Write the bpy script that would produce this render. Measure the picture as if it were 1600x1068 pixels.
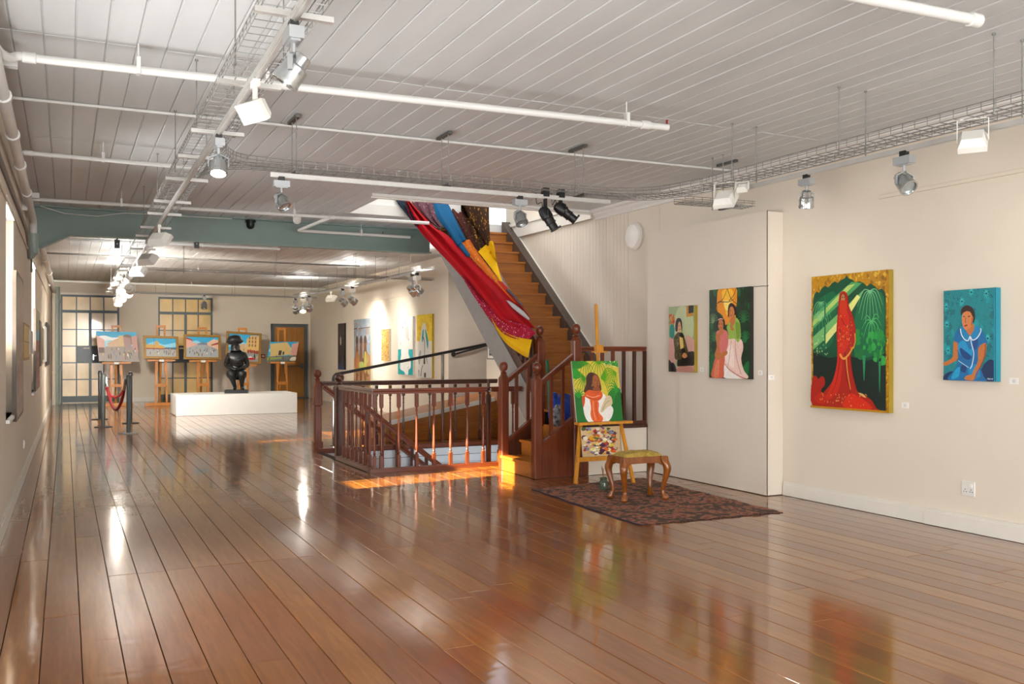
import bpy, math, random
from mathutils import Vector, Matrix
random.seed(11)
for o in list(bpy.data.objects): bpy.data.objects.remove(o, do_unlink=True)
SC = bpy.context.scene
COL = SC.collection
# ---------------------------------------------------------------- camera
FPX, HZ, VX, CH = 1420.0, 548.0, 102.0, 1.5
TH = math.atan((800-VX)/FPX); SN, CS = math.sin(TH), math.cos(TH)
cam = bpy.data.cameras.new('camera'); camo = bpy.data.objects.new('camera', cam); COL.objects.link(camo)
cam.sensor_width = 36; cam.lens = 36*FPX/1600; cam.shift_y = (HZ-534)/1600
cam.clip_start = .05; cam.clip_end = 200
camo.location = (0, 0, CH); camo.rotation_euler = (math.pi/2, 0, -TH)
SC.camera = camo
# ---------------------------------------------------------------- view, world, sun, window daylight, added fill lights
vs = SC.view_settings
vs.view_transform = 'Standard'; vs.look = 'None'; vs.gamma = 1; vs.use_curve_mapping = False
vs.exposure = 0.42
w = bpy.data.worlds.new('world'); SC.world = w; w.use_nodes = True
bg = w.node_tree.nodes['Background']; bg.inputs[0].default_value = (.80, .90, 1, 1); bg.inputs[1].default_value = 1.6
def light(name, kind, loc, direction, energy, color=(1,1,1), parent=None, **kw):
    d = bpy.data.lights.new(name, kind); d.energy = energy; d.color = color
    for k, v in kw.items(): setattr(d, k, v)
    o = bpy.data.objects.new(name, d); COL.objects.link(o); o.location = loc
    o.rotation_euler = Vector(direction).to_track_quat('-Z', 'Y').to_euler()
    if parent: o.parent = parent
    return o
ELEV = math.radians(24.5); AZ = math.radians(9.5)
light('sun', 'SUN', (-20, 5, 12), (math.cos(ELEV)*math.cos(AZ), math.cos(ELEV)*math.sin(AZ), -math.sin(ELEV)), 48, (1, .90, .72), angle=math.radians(.6))
# daylight at the two left windows; the other area lights are added fill
DAY = (.98, .985, 1)
light('fill_back', 'AREA', (3.2, -4.1, 1.72), (0, 1, .10), 640, DAY, shape='RECTANGLE', size=6.9, size_y=3.2)  # unseen fill added behind the camera; the wall there has no opening
for y, e, wd in ((9.55, 130, 1.0), (15.25, 480, 1.3)): light('daylight_left', 'AREA', (-1.0, y, 1.6), (1, 0, .25), e, DAY, shape='RECTANGLE', size=wd, size_y=2.0)
for y in (1.6, 5.4): light('fill_left', 'AREA', (-.42, y, 1.9), (1, 0, .2), 95, DAY, shape='RECTANGLE', size=1.5, size_y=2.0)  # fill lights added against the solid near left wall, no windows here

# ---------------------------------------------------------------- pixel helpers (photo pixel -> point of the place)
def ray(px, py):
    r = (px-800)/FPX; d = (py-HZ)/FPX
    return (SN+r*CS, CS-r*SN, -d)
def onX(px, py, X):
    a = ray(px, py); t = X/a[0]; return Vector((X, t*a[1], CH+t*a[2]))
def onY(px, py, Y):
    a = ray(px, py); t = Y/a[1]; return Vector((t*a[0], Y, CH+t*a[2]))
def onZ(px, py, Z=0.0):
    a = ray(px, py); t = (Z-CH)/a[2]; return Vector((t*a[0], t*a[1], Z))
def xl(Y): return -.465+.0057*(Y-8.3)          # face of the left wall, which runs a hair out of square

# ---------------------------------------------------------------- colour and materials
def lin(c):
    c /= 255.0
    return c/12.92 if c <= .04045 else ((c+.055)/1.055)**2.4
def rgb(h):
    if isinstance(h, str): h = h.lstrip('#'); h = (int(h[0:2],16), int(h[2:4],16), int(h[4:6],16))
    return (lin(h[0]), lin(h[1]), lin(h[2]), 1)
class N:
    def __init__(s, m): s.t = m.node_tree; s.n = s.t.nodes; s.l = s.t.links
    def new(s, typ, **kw):
        n = s.n.new(typ)
        for k, v in kw.items():
            if hasattr(n, k): setattr(n, k, v)
            else: n.inputs[k.replace('_', ' ')].default_value = v
        return n
    def link(s, a, b): s.l.new(a, b)
    def ramp(s, fac, stops):
        r = s.n.new('ShaderNodeValToRGB'); e = r.color_ramp.elements
        while len(e) < len(stops): e.new(.5)
        for i, (p, c) in enumerate(stops): e[i].position = p; e[i].color = c
        s.link(fac, r.inputs[0]); return r
    def math(s, op, a, b=None):
        m = s.n.new('ShaderNodeMath'); m.operation = op
        for i, x in enumerate((a, b)):
            if x is None: continue
            if isinstance(x, (int, float)): m.inputs[i].default_value = x
            else: s.link(x, m.inputs[i])
        return m.outputs[0]
MATS = {}
def mat(name, col, rough=.5, metal=0, var=.06, scale=6, bump=0, bscale=40, emit=0, coat=0, spec=.5, stretch=None, col2=None, trans=0, sheen=0):
    m = bpy.data.materials.new(name); m.use_nodes = True; n = N(m); b = n.n['Principled BSDF']
    c = rgb(col); c2 = rgb(col2) if col2 else tuple(min(1, x*(1+var)) for x in c[:3])+(1,)
    c1 = c if col2 else tuple(x*(1-var) for x in c[:3])+(1,)
    tc = n.new('ShaderNodeTexCoord'); mp = n.new('ShaderNodeMapping')
    geo = n.new('ShaderNodeNewGeometry')
    n.link(geo.outputs['Position'], mp.inputs[0])
    if stretch: mp.inputs['Scale'].default_value = stretch
    ns = n.new('ShaderNodeTexNoise', Scale=scale, Detail=4.0); n.link(mp.outputs[0], ns.inputs['Vector'])
    r = n.ramp(ns.outputs[0], [(.3, c1), (.7, c2)])
    n.link(r.outputs[0], b.inputs['Base Color'])
    b.inputs['Roughness'].default_value = rough; b.inputs['Metallic'].default_value = metal
    b.inputs['Specular IOR Level'].default_value = spec
    if coat: b.inputs['Coat Weight'].default_value = coat; b.inputs['Coat Roughness'].default_value = .08
    if trans: b.inputs['Transmission Weight'].default_value = trans
    if sheen: b.inputs['Sheen Weight'].default_value = sheen
    if bump:
        n2 = n.new('ShaderNodeTexNoise', Scale=bscale, Detail=3.0); n.link(mp.outputs[0], n2.inputs['Vector'])
        bp = n.new('ShaderNodeBump', Strength=bump, Distance=.01); n.link(n2.outputs[0], bp.inputs['Height']); n.link(bp.outputs[0], b.inputs['Normal'])
    if emit:
        b.inputs['Emission Color'].default_value = c; b.inputs['Emission Strength'].default_value = emit
    MATS[name] = m; return m
def wood(name, dark, light_, rough=.3, scale=3, axis='Z', coat=.3, bump=.05, ring=1.0):
    m = bpy.data.materials.new(name); m.use_nodes = True; n = N(m); b = n.n['Principled BSDF']
    geo = n.new('ShaderNodeNewGeometry'); mp = n.new('ShaderNodeMapping'); n.link(geo.outputs['Position'], mp.inputs[0])
    s = {'X': (.6, 9, 9), 'Y': (9, .6, 9), 'Z': (9, 9, .6)}[axis]; mp.inputs['Scale'].default_value = s
    oi = n.new('ShaderNodeObjectInfo'); add = n.new('ShaderNodeVectorMath', operation='ADD')
    n.link(mp.outputs[0], add.inputs[0])
    mul = n.math('MULTIPLY', oi.outputs['Random'], 37.0); cb = n.new('ShaderNodeCombineXYZ'); n.link(mul, cb.inputs[0]); n.link(mul, cb.inputs[1]); n.link(cb.outputs[0], add.inputs[1])
    ns = n.new('ShaderNodeTexNoise', Scale=scale, Detail=6.0, Roughness=.65, Distortion=.6*ring); n.link(add.outputs[0], ns.inputs['Vector'])
    r = n.ramp(ns.outputs[0], [(.25, rgb(dark)), (.5, tuple((x+y)/2 for x, y in zip(rgb(dark), rgb(light_)))), (.75, rgb(light_))])
    n.link(r.outputs[0], b.inputs['Base Color']); b.inputs['Roughness'].default_value = rough
    b.inputs['Coat Weight'].default_value = coat; b.inputs['Coat Roughness'].default_value = .12
    if bump:
        bp = n.new('ShaderNodeBump', Strength=bump, Distance=.01); n.link(ns.outputs[0], bp.inputs['Height']); n.link(bp.outputs[0], b.inputs['Normal'])
    MATS[name] = m; return m

def floor_mat():
    m = bpy.data.materials.new('varnished_boards'); m.use_nodes = True; n = N(m); b = n.n['Principled BSDF']
    geo = n.new('ShaderNodeNewGeometry'); oi = n.new('ShaderNodeObjectInfo')
    rnd = n.math('FRACT', n.math('ADD', oi.outputs['Random'], geo.outputs['Random Per Island']))
    mp = n.new('ShaderNodeMapping'); mp.inputs['Scale'].default_value = (14, .9, 1); n.link(geo.outputs['Position'], mp.inputs[0])
    cb = n.new('ShaderNodeCombineXYZ'); m37 = n.math('MULTIPLY', rnd, 41.0); n.link(m37, cb.inputs[1]); n.link(m37, cb.inputs[2])
    add = n.new('ShaderNodeVectorMath', operation='ADD'); n.link(mp.outputs[0], add.inputs[0]); n.link(cb.outputs[0], add.inputs[1])
    g = n.new('ShaderNodeTexNoise', Scale=2.2, Detail=7.0, Roughness=.62, Distortion=.7); n.link(add.outputs[0], g.inputs['Vector'])
    r = n.ramp(g.outputs[0], [(.15, rgb('643510')), (.5, rgb('7c4616')), (.85, rgb('93591f'))])
    hs = n.new('ShaderNodeHueSaturation'); n.link(r.outputs[0], hs.inputs['Color'])
    n.link(n.math('ADD', n.math('MULTIPLY', rnd, .4), .78), hs.inputs['Value'])
    n.link(n.math('ADD', n.math('MULTIPLY', rnd, .016), .494), hs.inputs['Hue'])
    n.link(hs.outputs[0], b.inputs['Base Color'])
    # worn patches in the varnish
    wn = n.new('ShaderNodeTexNoise', Scale=.9, Detail=5.0, Roughness=.6); n.link(geo.outputs['Position'], wn.inputs['Vector'])
    rr = n.new('ShaderNodeMapRange'); rr.inputs['From Min'].default_value = .35; rr.inputs['From Max'].default_value = .7
    rr.inputs['To Min'].default_value = .06; rr.inputs['To Max'].default_value = .15; n.link(wn.outputs[0], rr.inputs['Value']); n.link(rr.outputs[0], b.inputs['Coat Roughness'])
    b.inputs['Roughness'].default_value = .38; b.inputs['Coat Weight'].default_value = 1.0; b.inputs['Coat IOR'].default_value = 1.56
    b.inputs['Specular IOR Level'].default_value = .25
    # cupped, hand-sanded boards: waves across the board and fine grain
    mp2 = n.new('ShaderNodeMapping'); mp2.inputs['Scale'].default_value = (2.5, 7, 1); n.link(geo.outputs['Position'], mp2.inputs[0])
    w1 = n.new('ShaderNodeTexNoise', Scale=1.6, Detail=1.0); n.link(mp2.outputs[0], w1.inputs['Vector'])
    bp = n.new('ShaderNodeBump', Strength=.045, Distance=.02); n.link(w1.outputs[0], bp.inputs['Height'])
    n.link(bp.outputs[0], b.inputs['Normal']); n.link(bp.outputs[0], b.inputs['Coat Normal'])
    MATS['varnished_boards'] = m; return m
def paint_mat():
    m = bpy.data.materials.new('oil_paint'); m.use_nodes = True; n = N(m); b = n.n['Principled BSDF']
    at = n.new('ShaderNodeAttribute', attribute_name='Col')
    geo = n.new('ShaderNodeNewGeometry')
    ns = n.new('ShaderNodeTexNoise', Scale=55.0, Detail=4.0); n.link(geo.outputs['Position'], ns.inputs['Vector'])
    hs = n.new('ShaderNodeHueSaturation'); n.link(at.outputs[0], hs.inputs['Color']); hs.inputs['Saturation'].default_value = 1.05
    n.link(n.math('ADD', n.math('MULTIPLY', ns.outputs[0], .5), .75), hs.inputs['Value']); n.link(hs.outputs[0], b.inputs['Base Color'])
    b.inputs['Roughness'].default_value = .42
    bp = n.new('ShaderNodeBump', Strength=.12, Distance=.004); n.link(ns.outputs[0], bp.inputs['Height']); n.link(bp.outputs[0], b.inputs['Normal'])
    return m

# ---------------------------------------------------------------- mesh builder
class MB:
    def __init__(s): s.v = []; s.f = []; s.m = []; s.c = []; s.mi = 0
    def add(s, vs, fs, col=None):
        k = len(s.v); s.v += [Vector(p) for p in vs]
        for f in fs: s.f.append([k+i for i in f]); s.m.append(s.mi); s.c.append(col)
        return s
    def box(s, x0, x1, y0, y1, z0, z1):
        return s.add([(x0,y0,z0),(x1,y0,z0),(x1,y1,z0),(x0,y1,z0),(x0,y0,z1),(x1,y0,z1),(x1,y1,z1),(x0,y1,z1)],
                     [(3,2,1,0),(4,5,6,7),(0,1,5,4),(1,2,6,5),(2,3,7,6),(3,0,4,7)])
    def bar(s, p, q, a, b, up=(0,0,1)):
        """box along p-q, a across (sideways), b thick (along up)"""
        p, q, up = Vector(p), Vector(q), Vector(up); d = (q-p).normalized()
        x = d.cross(up)
        if x.length < 1e-5: x = d.cross(Vector((0,1,0)))
        x.normalize(); y = x.cross(d).normalized()
        vs = [P+sx*x*a/2+sy*y*b/2 for P in (p, q) for sx, sy in ((-1,-1),(1,-1),(1,1),(-1,1))]
        return s.add(vs, [(0,1,2,3),(7,6,5,4),(0,4,5,1),(1,5,6,2),(2,6,7,3),(3,7,4,0)])
    def tube(s, pts, r, n=8, cap=True, closed=False):
        pts = [Vector(p) for p in pts]; L = len(pts); rs = r if isinstance(r, (list, tuple)) else [r]*L
        k0 = len(s.v); prev = None
        for i, p in enumerate(pts):
            d = (pts[min(i+1, L-1)]-pts[max(i-1, 0)])
            if closed: d = pts[(i+1) % L]-pts[(i-1) % L]
            d.normalize()
            if prev is None:
                a = d.orthogonal().normalized()
            else:
                a = (prev-d*prev.dot(d))
                a = a.normalized() if a.length > 1e-6 else d.orthogonal().normalized()
            prev = a; b = d.cross(a)
            for j in range(n):
                t = 2*math.pi*(j+.5)/n; s.v.append(p+rs[i]*(math.cos(t)*a+math.sin(t)*b))
        R = L if closed else L-1
        for i in range(R):
            for j in range(n):
                A = k0+i*n; B = k0+((i+1) % L)*n
                s.f.append([A+j, A+(j+1) % n, B+(j+1) % n, B+j]); s.m.append(s.mi); s.c.append(None)
        if cap and not closed:
            s.f.append([k0+j for j in reversed(range(n))]); s.m.append(s.mi); s.c.append(None)
            s.f.append([k0+(L-1)*n+j for j in range(n)]); s.m.append(s.mi); s.c.append(None)
        return s
    def lathe(s, prof, n=12, o=(0,0,0), axis=(0,0,1), sq=False):
        """profile of (radius, height) turned about axis through o"""
        z = Vector(axis).normalized(); x = z.orthogonal().normalized() if abs(z.z) < .999 else Vector((1,0,0)); y = z.cross(x); o = Vector(o); k0 = len(s.v)
        for r, h in prof:
            for j in range(n):
                t = 2*math.pi*(j+.5)/n; s.v.append(o+z*h+r*(math.cos(t)*x+math.sin(t)*y))
        for i in range(len(prof)-1):
            for j in range(n):
                s.f.append([k0+i*n+j, k0+i*n+(j+1) % n, k0+(i+1)*n+(j+1) % n, k0+(i+1)*n+j]); s.m.append(s.mi); s.c.append(None)
        s.f.append([k0+j for j in reversed(range(n))]); s.m.append(s.mi); s.c.append(None)
        s.f.append([k0+(len(prof)-1)*n+j for j in range(n)]); s.m.append(s.mi); s.c.append(None)
        return s
    def prism(s, poly, ext):
        """planar polygon (3D points, in order) swept by vector ext"""
        e = Vector(ext); n = len(poly); P = [Vector(p) for p in poly]
        fs = [tuple(range(n)), tuple(range(2*n-1, n-1, -1))]+[(i, i+n, (i+1) % n+n, (i+1) % n) for i in range(n)]
        return s.add(P+[p+e for p in P], fs)
    def grid(s, rows, col=None, closed=False):
        k = len(s.v); n = len(rows[0]); s.v += [Vector(p) for r in rows for p in r]
        for i in range(len(rows)-1):
            for j in range(n-1+(1 if closed else 0)):
                s.f.append([k+i*n+j, k+i*n+(j+1) % n, k+(i+1)*n+(j+1) % n, k+(i+1)*n+j]); s.m.append(s.mi); s.c.append(col)
        return s
    def build(s, name, m, parent=None, local=False, smooth=35, recalc=True, loc=None):
        off = Vector((0,0,0))
        if parent is not None and not local: off = WPOS.get(parent.name, Vector((0,0,0)))
        if loc is not None: off = Vector(loc)
        me = bpy.data.meshes.new(name); me.from_pydata([tuple(p-off) for p in s.v], [], s.f)
        if recalc:
            import bmesh
            b = bmesh.new(); b.from_mesh(me); bmesh.ops.recalc_face_normals(b, faces=b.faces); b.to_mesh(me); b.free()
        ms = m if isinstance(m, (list, tuple)) else [m]
        for x in ms: me.materials.append(MATS[x] if isinstance(x, str) else x)
        for p, i in zip(me.polygons, s.m): p.material_index = i
        if any(c is not None for c in s.c):
            a = me.color_attributes.new('Col', 'FLOAT_COLOR', 'CORNER')
            for p, c in zip(me.polygons, s.c):
                cc = c or (1,1,1,1)
                for li in p.loop_indices: a.data[li].color = cc
        me.update()
        if smooth:
            me.polygons.foreach_set('use_smooth', [True]*len(me.polygons)); me.set_sharp_from_angle(angle=math.radians(smooth))
        o = bpy.data.objects.new(name, me); COL.objects.link(o)
        if parent is not None:
            o.parent = parent
            WPOS[o.name] = WPOS.get(parent.name, Vector((0,0,0)))
        elif loc is not None: o.location = loc; WPOS[o.name] = Vector(loc)
        return o
WPOS = {}
LABELS = {}
def tag(o, label=None, cat=None, group=None, kind=None):
    if label: o['label'] = label
    if cat: o['category'] = cat
    if group: o['group'] = group
    if kind: o['kind'] = kind
    return o
def thing(name, loc, label, cat, group=None, rz=0):
    o = bpy.data.objects.new(name, None); COL.objects.link(o); o.location = loc; o.rotation_euler = (0,0,rz); o.empty_display_size = .1
    WPOS[o.name] = Vector(loc); return tag(o, label, cat, group)
def struct(name, mb, m, label, loc=None, smooth=35):
    o = mb.build(name, m, loc=loc, smooth=smooth); return tag(o, label, None, None, 'structure')
def inst(src, parent, loc=(0,0,0), rot=None, scale=None, name=None):
    c = src.copy(); COL.objects.link(c); c.parent = parent; c.location = loc
    if rot: c.rotation_euler = rot
    if scale: c.scale = scale
    if name: c.name = name
    WPOS[c.name] = WPOS.get(parent.name, Vector((0,0,0)))
    return c
def lerp(a, b, t): return a+(b-a)*t
def crom(pts, sub=6, closed=False):
    P = [Vector(p) for p in pts]; n = len(P); out = []
    rng = n if closed else n-1
    for i in range(rng):
        p0 = P[(i-1) % n] if closed or i > 0 else P[0]; p1 = P[i]; p2 = P[(i+1) % n]; p3 = P[(i+2) % n] if closed or i+2 < n else P[-1]
        for k in range(sub):
            t = k/sub; out.append(.5*((2*p1)+(p2-p0)*t+(2*p0-5*p1+4*p2-p3)*t*t+(3*p1-p0-3*p2+p3)*t**3))
    if not closed: out.append(P[-1])
    return out

# ---------------------------------------------------------------- materials
floor_mat(); OIL = paint_mat(); MATS['oil_paint'] = OIL
mat('wall_paint', 'd9cfbf', .75, var=.025, scale=1.2, bump=.03, bscale=30)
mat('wall_grey', 'b3aca3', .8, var=.05, scale=2, bump=.1, bscale=12)
mat('panel_paint', 'd8cebf', .7, var=.02, scale=1)
mat('ceiling_paint', 'c8cbcb', .5, var=.05, scale=2.5, stretch=(2, .35, 1))
mat('white_gloss', 'dcdad4', .35, var=.02)
mat('white_trim', 'dcd8ce', .4, var=.02)
mat('groove_dark', 'a8a296', .7)
mat('subfloor', '1c1108', .8)
mat('green_steel', '7d918a', .45, var=.05, scale=3)
mat('green_pipe', '93a39c', .4)
mat('pipe_white', 'd4d4d0', .35, var=.02)
mat('zinc', '8b8b88', .5, .45, var=.15, scale=25)
mat('zinc_dark', '6a6966', .4, .8, var=.15, scale=25)
mat('alu_track', 'bdbbb6', .35, .35)
mat('lamp_grey', 'a4a7a8', .35, .35)
mat('lamp_silver', 'b9bcbc', .2, .85)
mat('lamp_white', 'e2e0d8', .4)
mat('black_plastic', '141414', .4)
mat('black_metal', '1b1b1c', .35, .3)
mat('red_metal', '8a1f14', .4, .3)
mat('lens_lit', 'fff4dc', .3, emit=5)
mat('lens_bright', 'ffd9a0', .3, emit=45)
mat('lens_off', '9fa6a8', .12, .6)
mat('lens_green', 'd9dcc4', .15)
mat('steel_grey', '565f60', .45, .2, var=.08)
mat('pane_tan', 'e6c585', .22, var=.14, scale=1.6, stretch=(1.2, 1, .7), coat=.5)
mat('lock_plate', '4a4f54', .4, .3)
mat('chrome', 'c8c8c8', .12, 1)
mat('brass', 'b98a3a', .3, .9)
mat('window_white', 'e9e8e4', .5)
m = mat('blind_white', 'f2f0ea', .8)
mat('paper_white', 'e8e6e0', .7)
mat('print_grey', '8d8a88', .7)
mat('plinth_white', 'cdcecb', .45, var=.015)
wood('mahogany', '421806', '7c360e', .36, coat=.15)
wood('mahogany_x', '4a1d08', '78330d', .36, axis='X', coat=.15)
wood('mahogany_dark', '2a1207', '55260e', .35, coat=.2)
wood('mahogany_worn', '6d5448', '8f7464', .4, axis='Y')
wood('tread_pine', '7d420e', 'ab6a1e', .3, axis='X', coat=.3)
wood('stringer_dark', '33261f', '54463c', .5)
mat('stringer_grey', '8f8a86', .6, var=.05)
wood('easel_pine', 'b06c12', 'd8951f', .4, coat=.2)
wood('easel_far', 'a9641a', 'd28a30', .45, coat=.1)
wood('door_oak', '8c5a1e', 'b07a30', .45, coat=.1)
wood('stool_oak', '5a2c08', '96520f', .28, coat=.4)
wood('ramp_wood', '8a4a10', 'b8701e', .4, axis='X', coat=.2)
mat('gold_frame', '8a6626', .45, .25, var=.2, scale=30)
mat('gold_edge', '9c8420', .5, var=.08)
mat('black_edge', '17150f', .6)
mat('teal_edge', '16859a', .5)
mat('canvas_edge', 'bdb6a6', .7)
mat('bronze', '1d1f20', .33, .45, var=.25, scale=14, bump=.12, bscale=18, spec=.6)
mat('rope_red', '8e1420', .55, var=.15, scale=60, bump=.2, bscale=120)
mat('palette_wood', 'c8a878', .6)
mat('jar_glass', '66735f', .08, var=.1, trans=.55)
mat('bag_blue', '0e46b0', .45, var=.25, scale=9, bump=.5, bscale=7)
mat('bag_mixed', 'b9bcc4', .6, col2='20222c', scale=22)
mat('bag_green', '1c6a48', .6, var=.2)
mat('stair_lining', 'c9ced2', .5, var=.03)
mat('seat_tapestry', '8d6f22', .85, col2='b39a4c', scale=38, bump=.3, bscale=70)

light('fill_downstairs', 'POINT', (6.2, 11.3, -1.7), (0, 0, 1), 70, DAY, shadow_soft_size=.3)  # unseen point fill added below floor level to brighten the stairwell lining
light('fill_upstairs', 'AREA', (5.2, 12.4, 4.85), (0, 0, -1), 55, DAY, shape='RECTANGLE', size=2.6, size_y=2.0)  # area fill added under the capped shaft, standing in for assumed light upstairs
# ================================================================ STRUCTURE
ZC = 3.47; XR = 6.72; YF = 29.0; XRF = 7.05; XA = 7.9
HX0, HX1, HY0, HY1 = 3.47, 6.60, 10.86, 13.52       # stairwell in the floor
OX0, OX1, OY0, OY1, OX2, OY2 = 3.56, 6.72, 11.05, 12.65, 5.36, 13.75   # opening in the ceiling
# clear glass that lets the sun through
gm = bpy.data.materials.new('clear_glass'); gm.use_nodes = True; n = N(gm); n.n.remove(n.n['Principled BSDF'])
tr = n.new('ShaderNodeBsdfTransparent'); gl = n.new('ShaderNodeBsdfGlossy', Roughness=.02); fr = n.new('ShaderNodeFresnel', IOR=1.4); mx = n.new('ShaderNodeMixShader')
n.link(fr.outputs[0], mx.inputs[0]); n.link(tr.outputs[0], mx.inputs[1]); n.link(gl.outputs[0], mx.inputs[2]); n.link(mx.outputs[0], n.n['Material Output'].inputs[0]); MATS['clear_glass'] = gm

b = MB(); zt, zb = -.018, -.25
for x0, x1, y0, y1 in ((-.9, 8.1, -4.2, HY0), (-.9, HX0, HY0, HY1), (HX1, 8.1, HY0, HY1), (-.9, 8.1, HY1, YF+.5)): b.box(x0, x1, y0, y1, zb, zt)
floor = struct('floor', b, 'subfloor', 'wide varnished reddish brown plank floor of the gallery')
PW = .181
u = MB(); g = .5
u.add([(-.5,-.5,-1),(.5,-.5,-1),(.5,.5,-1),(-.5,.5,-1),(-.5,-.5,-.14),(.5,-.5,-.14),(.5,.5,-.14),(-.5,.5,-.14),(-.488,-.4995,0),(.488,-.4995,0),(.488,.4995,0),(-.488,.4995,0)],
      [(4,5,9,8),(5,6,10,9),(6,7,11,10),(7,4,8,11),(8,9,10,11),(0,1,5,4),(1,2,6,5),(2,3,7,6),(3,0,4,7)])
first = None; far = MB(); cnt = 0
def plank(x, y0, y1, top=0.0):
    global first, cnt
    L = y1-y0-.003
    if L < .05: return
    if y0 > 16.9 or x > 6.75:
        w = PW-.005; far.add([(x-w/2,y0,-.02),(x+w/2,y0,-.02),(x+w/2,y0+L,-.02),(x-w/2,y0+L,-.02),(x-w/2,y0,0),(x+w/2,y0,0),(x+w/2,y0+L,0),(x-w/2,y0+L,0)], [(4,5,6,7),(0,1,5,4),(1,2,6,5),(2,3,7,6),(3,0,4,7)]); return
    tilt = random.gauss(0, .0022); til2 = random.gauss(0, .0002)
    args = dict(loc=(x, y0+L/2, random.uniform(-.0008, .0004)), rot=(til2, tilt, 0), scale=(PW-.004, L, .018))
    if first is None:
        first = u.build('plank', 'varnished_boards', floor, smooth=0); first.location = args['loc']; first.rotation_euler = args['rot']; first.scale = args['scale']
    else: inst(first, floor, **args)
    cnt += 1
for i in range(46):
    x = -.47+PW*(i+.5)
    if x > XA+.05: break
    cuts = [1.6]
    y = 1.6+random.uniform(1.0, 4.2)
    while y < 29.4:
        cuts.append(y); y += random.uniform(2.2, 4.6)
    cuts = [c for c in cuts if abs(c-16.9) > .6]+[16.9, 29.4]; cuts.sort()
    if .25 < x < 3.9: cuts = sorted([c for c in cuts if abs(c-6.62) > 1.3]+[6.62+random.uniform(-.01, .01)])
    for a, c in zip(cuts[:-1], cuts[1:]):
        if x > XR+.05 and c < 13.9: continue
        if HX0-.06 < x < HX1+.05 and a < HY1 and c > HY0:
            if a < HY0: plank(x, a, HY0)
            if c > HY1: plank(x, HY1, c)
        else: plank(x, a, c)
tag(far.build('plank_field', 'varnished_boards', floor, smooth=0), 'distant floor boards beyond the stairwell', kind='stuff')
print('planks', cnt)

# ---- ceiling
b = MB()
for x0, x1, y0, y1 in ((-.9, 8.1, -4.2, OY0), (-.9, OX0, OY0, OY1), (-.9, OX2, OY1, OY2), (-.9, 8.1, OY2, YF+.5)): b.box(x0, x1, y0, y1, ZC+.012, ZC+.14)
ceil_ = struct('ceiling', b, 'ceiling_paint', 'white painted tongue and groove board ceiling')
u = MB(); u.add([(-.5,-.5,1),(.5,-.5,1),(.5,.5,1),(-.5,.5,1),(-.5,-.5,.45),(.5,-.5,.45),(.5,.5,.45),(-.5,.5,.45),(-.47,-.4995,0),(.47,-.4995,0),(.47,.4995,0),(-.47,.4995,0)],
      [(5,4,8,9),(6,5,9,10),(7,6,10,11),(4,7,11,8),(11,10,9,8),(1,0,4,5),(2,1,5,6),(3,2,6,7),(0,3,7,4)])
BW = .1795; firstc = None
def cboard(x, y0, y1):
    global firstc
    L = y1-y0-.006
    if L < .05: return
    a = dict(loc=(x, (y0+y1)/2, ZC+random.uniform(-.0015, .0015)), rot=(0, random.gauss(0, .004), 0), scale=(BW-.006, L, .013))
    if firstc is None:
        firstc = u.build('ceiling_board', 'ceiling_paint', ceil_, smooth=0); firstc.location = a['loc']; firstc.scale = a['scale']
    else: inst(firstc, ceil_, **a)
for i in range(47):
    x = -.48+BW*(i+.5)
    if x > XA: break
    if x < XR: ys = [-4.1, 6.36, 9.45, 13.8, 20.2, 29.0]
    elif x < XRF: ys = [17.3, 29.0]
    else: ys = [13.9, 17.3]
    for a, c in zip(ys[:-1], ys[1:]):
        hole = None
        if OX2 < x < OX1: hole = (OY0, OY2)
        elif OX0 < x < OX1: hole = (OY0, OY1)
        if hole and a < hole[1] and c > hole[0]:
            cboard(x, a, hole[0])
            if c > hole[1]: cboard(x, hole[1], c)
        else: cboard(x, a, c)

# ---- walls
def lbox(b, y0, y1, z0, z1, d0=0.0, d1=-.32):
    """box on the slightly out-of-square left wall; depth d0..d1 from its face"""
    return b.add([(xl(y0)+d1,y0,z0),(xl(y0)+d0,y0,z0),(xl(y1)+d0,y1,z0),(xl(y1)+d1,y1,z0),(xl(y0)+d1,y0,z1),(xl(y0)+d0,y0,z1),(xl(y1)+d0,y1,z1),(xl(y1)+d1,y1,z1)],
                 [(3,2,1,0),(4,5,6,7),(0,1,5,4),(1,2,6,5),(2,3,7,6),(3,0,4,7)])
b = MB(); WL = [(8.98, 10.12), (14.55, 15.95)]; WZ0, WZ1 = .9, 2.86
lbox(b, -4.2, WL[0][0], 0, ZC); lbox(b, WL[0][1], WL[1][0], 0, ZC); lbox(b, WL[1][1], YF, 0, ZC)
for y0, y1 in WL: lbox(b, y0, y1, 0, WZ0); lbox(b, y0, y1, WZ1, ZC)
struct('wall_left', b, 'wall_paint', 'long cream left wall with two tall windows')
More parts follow.
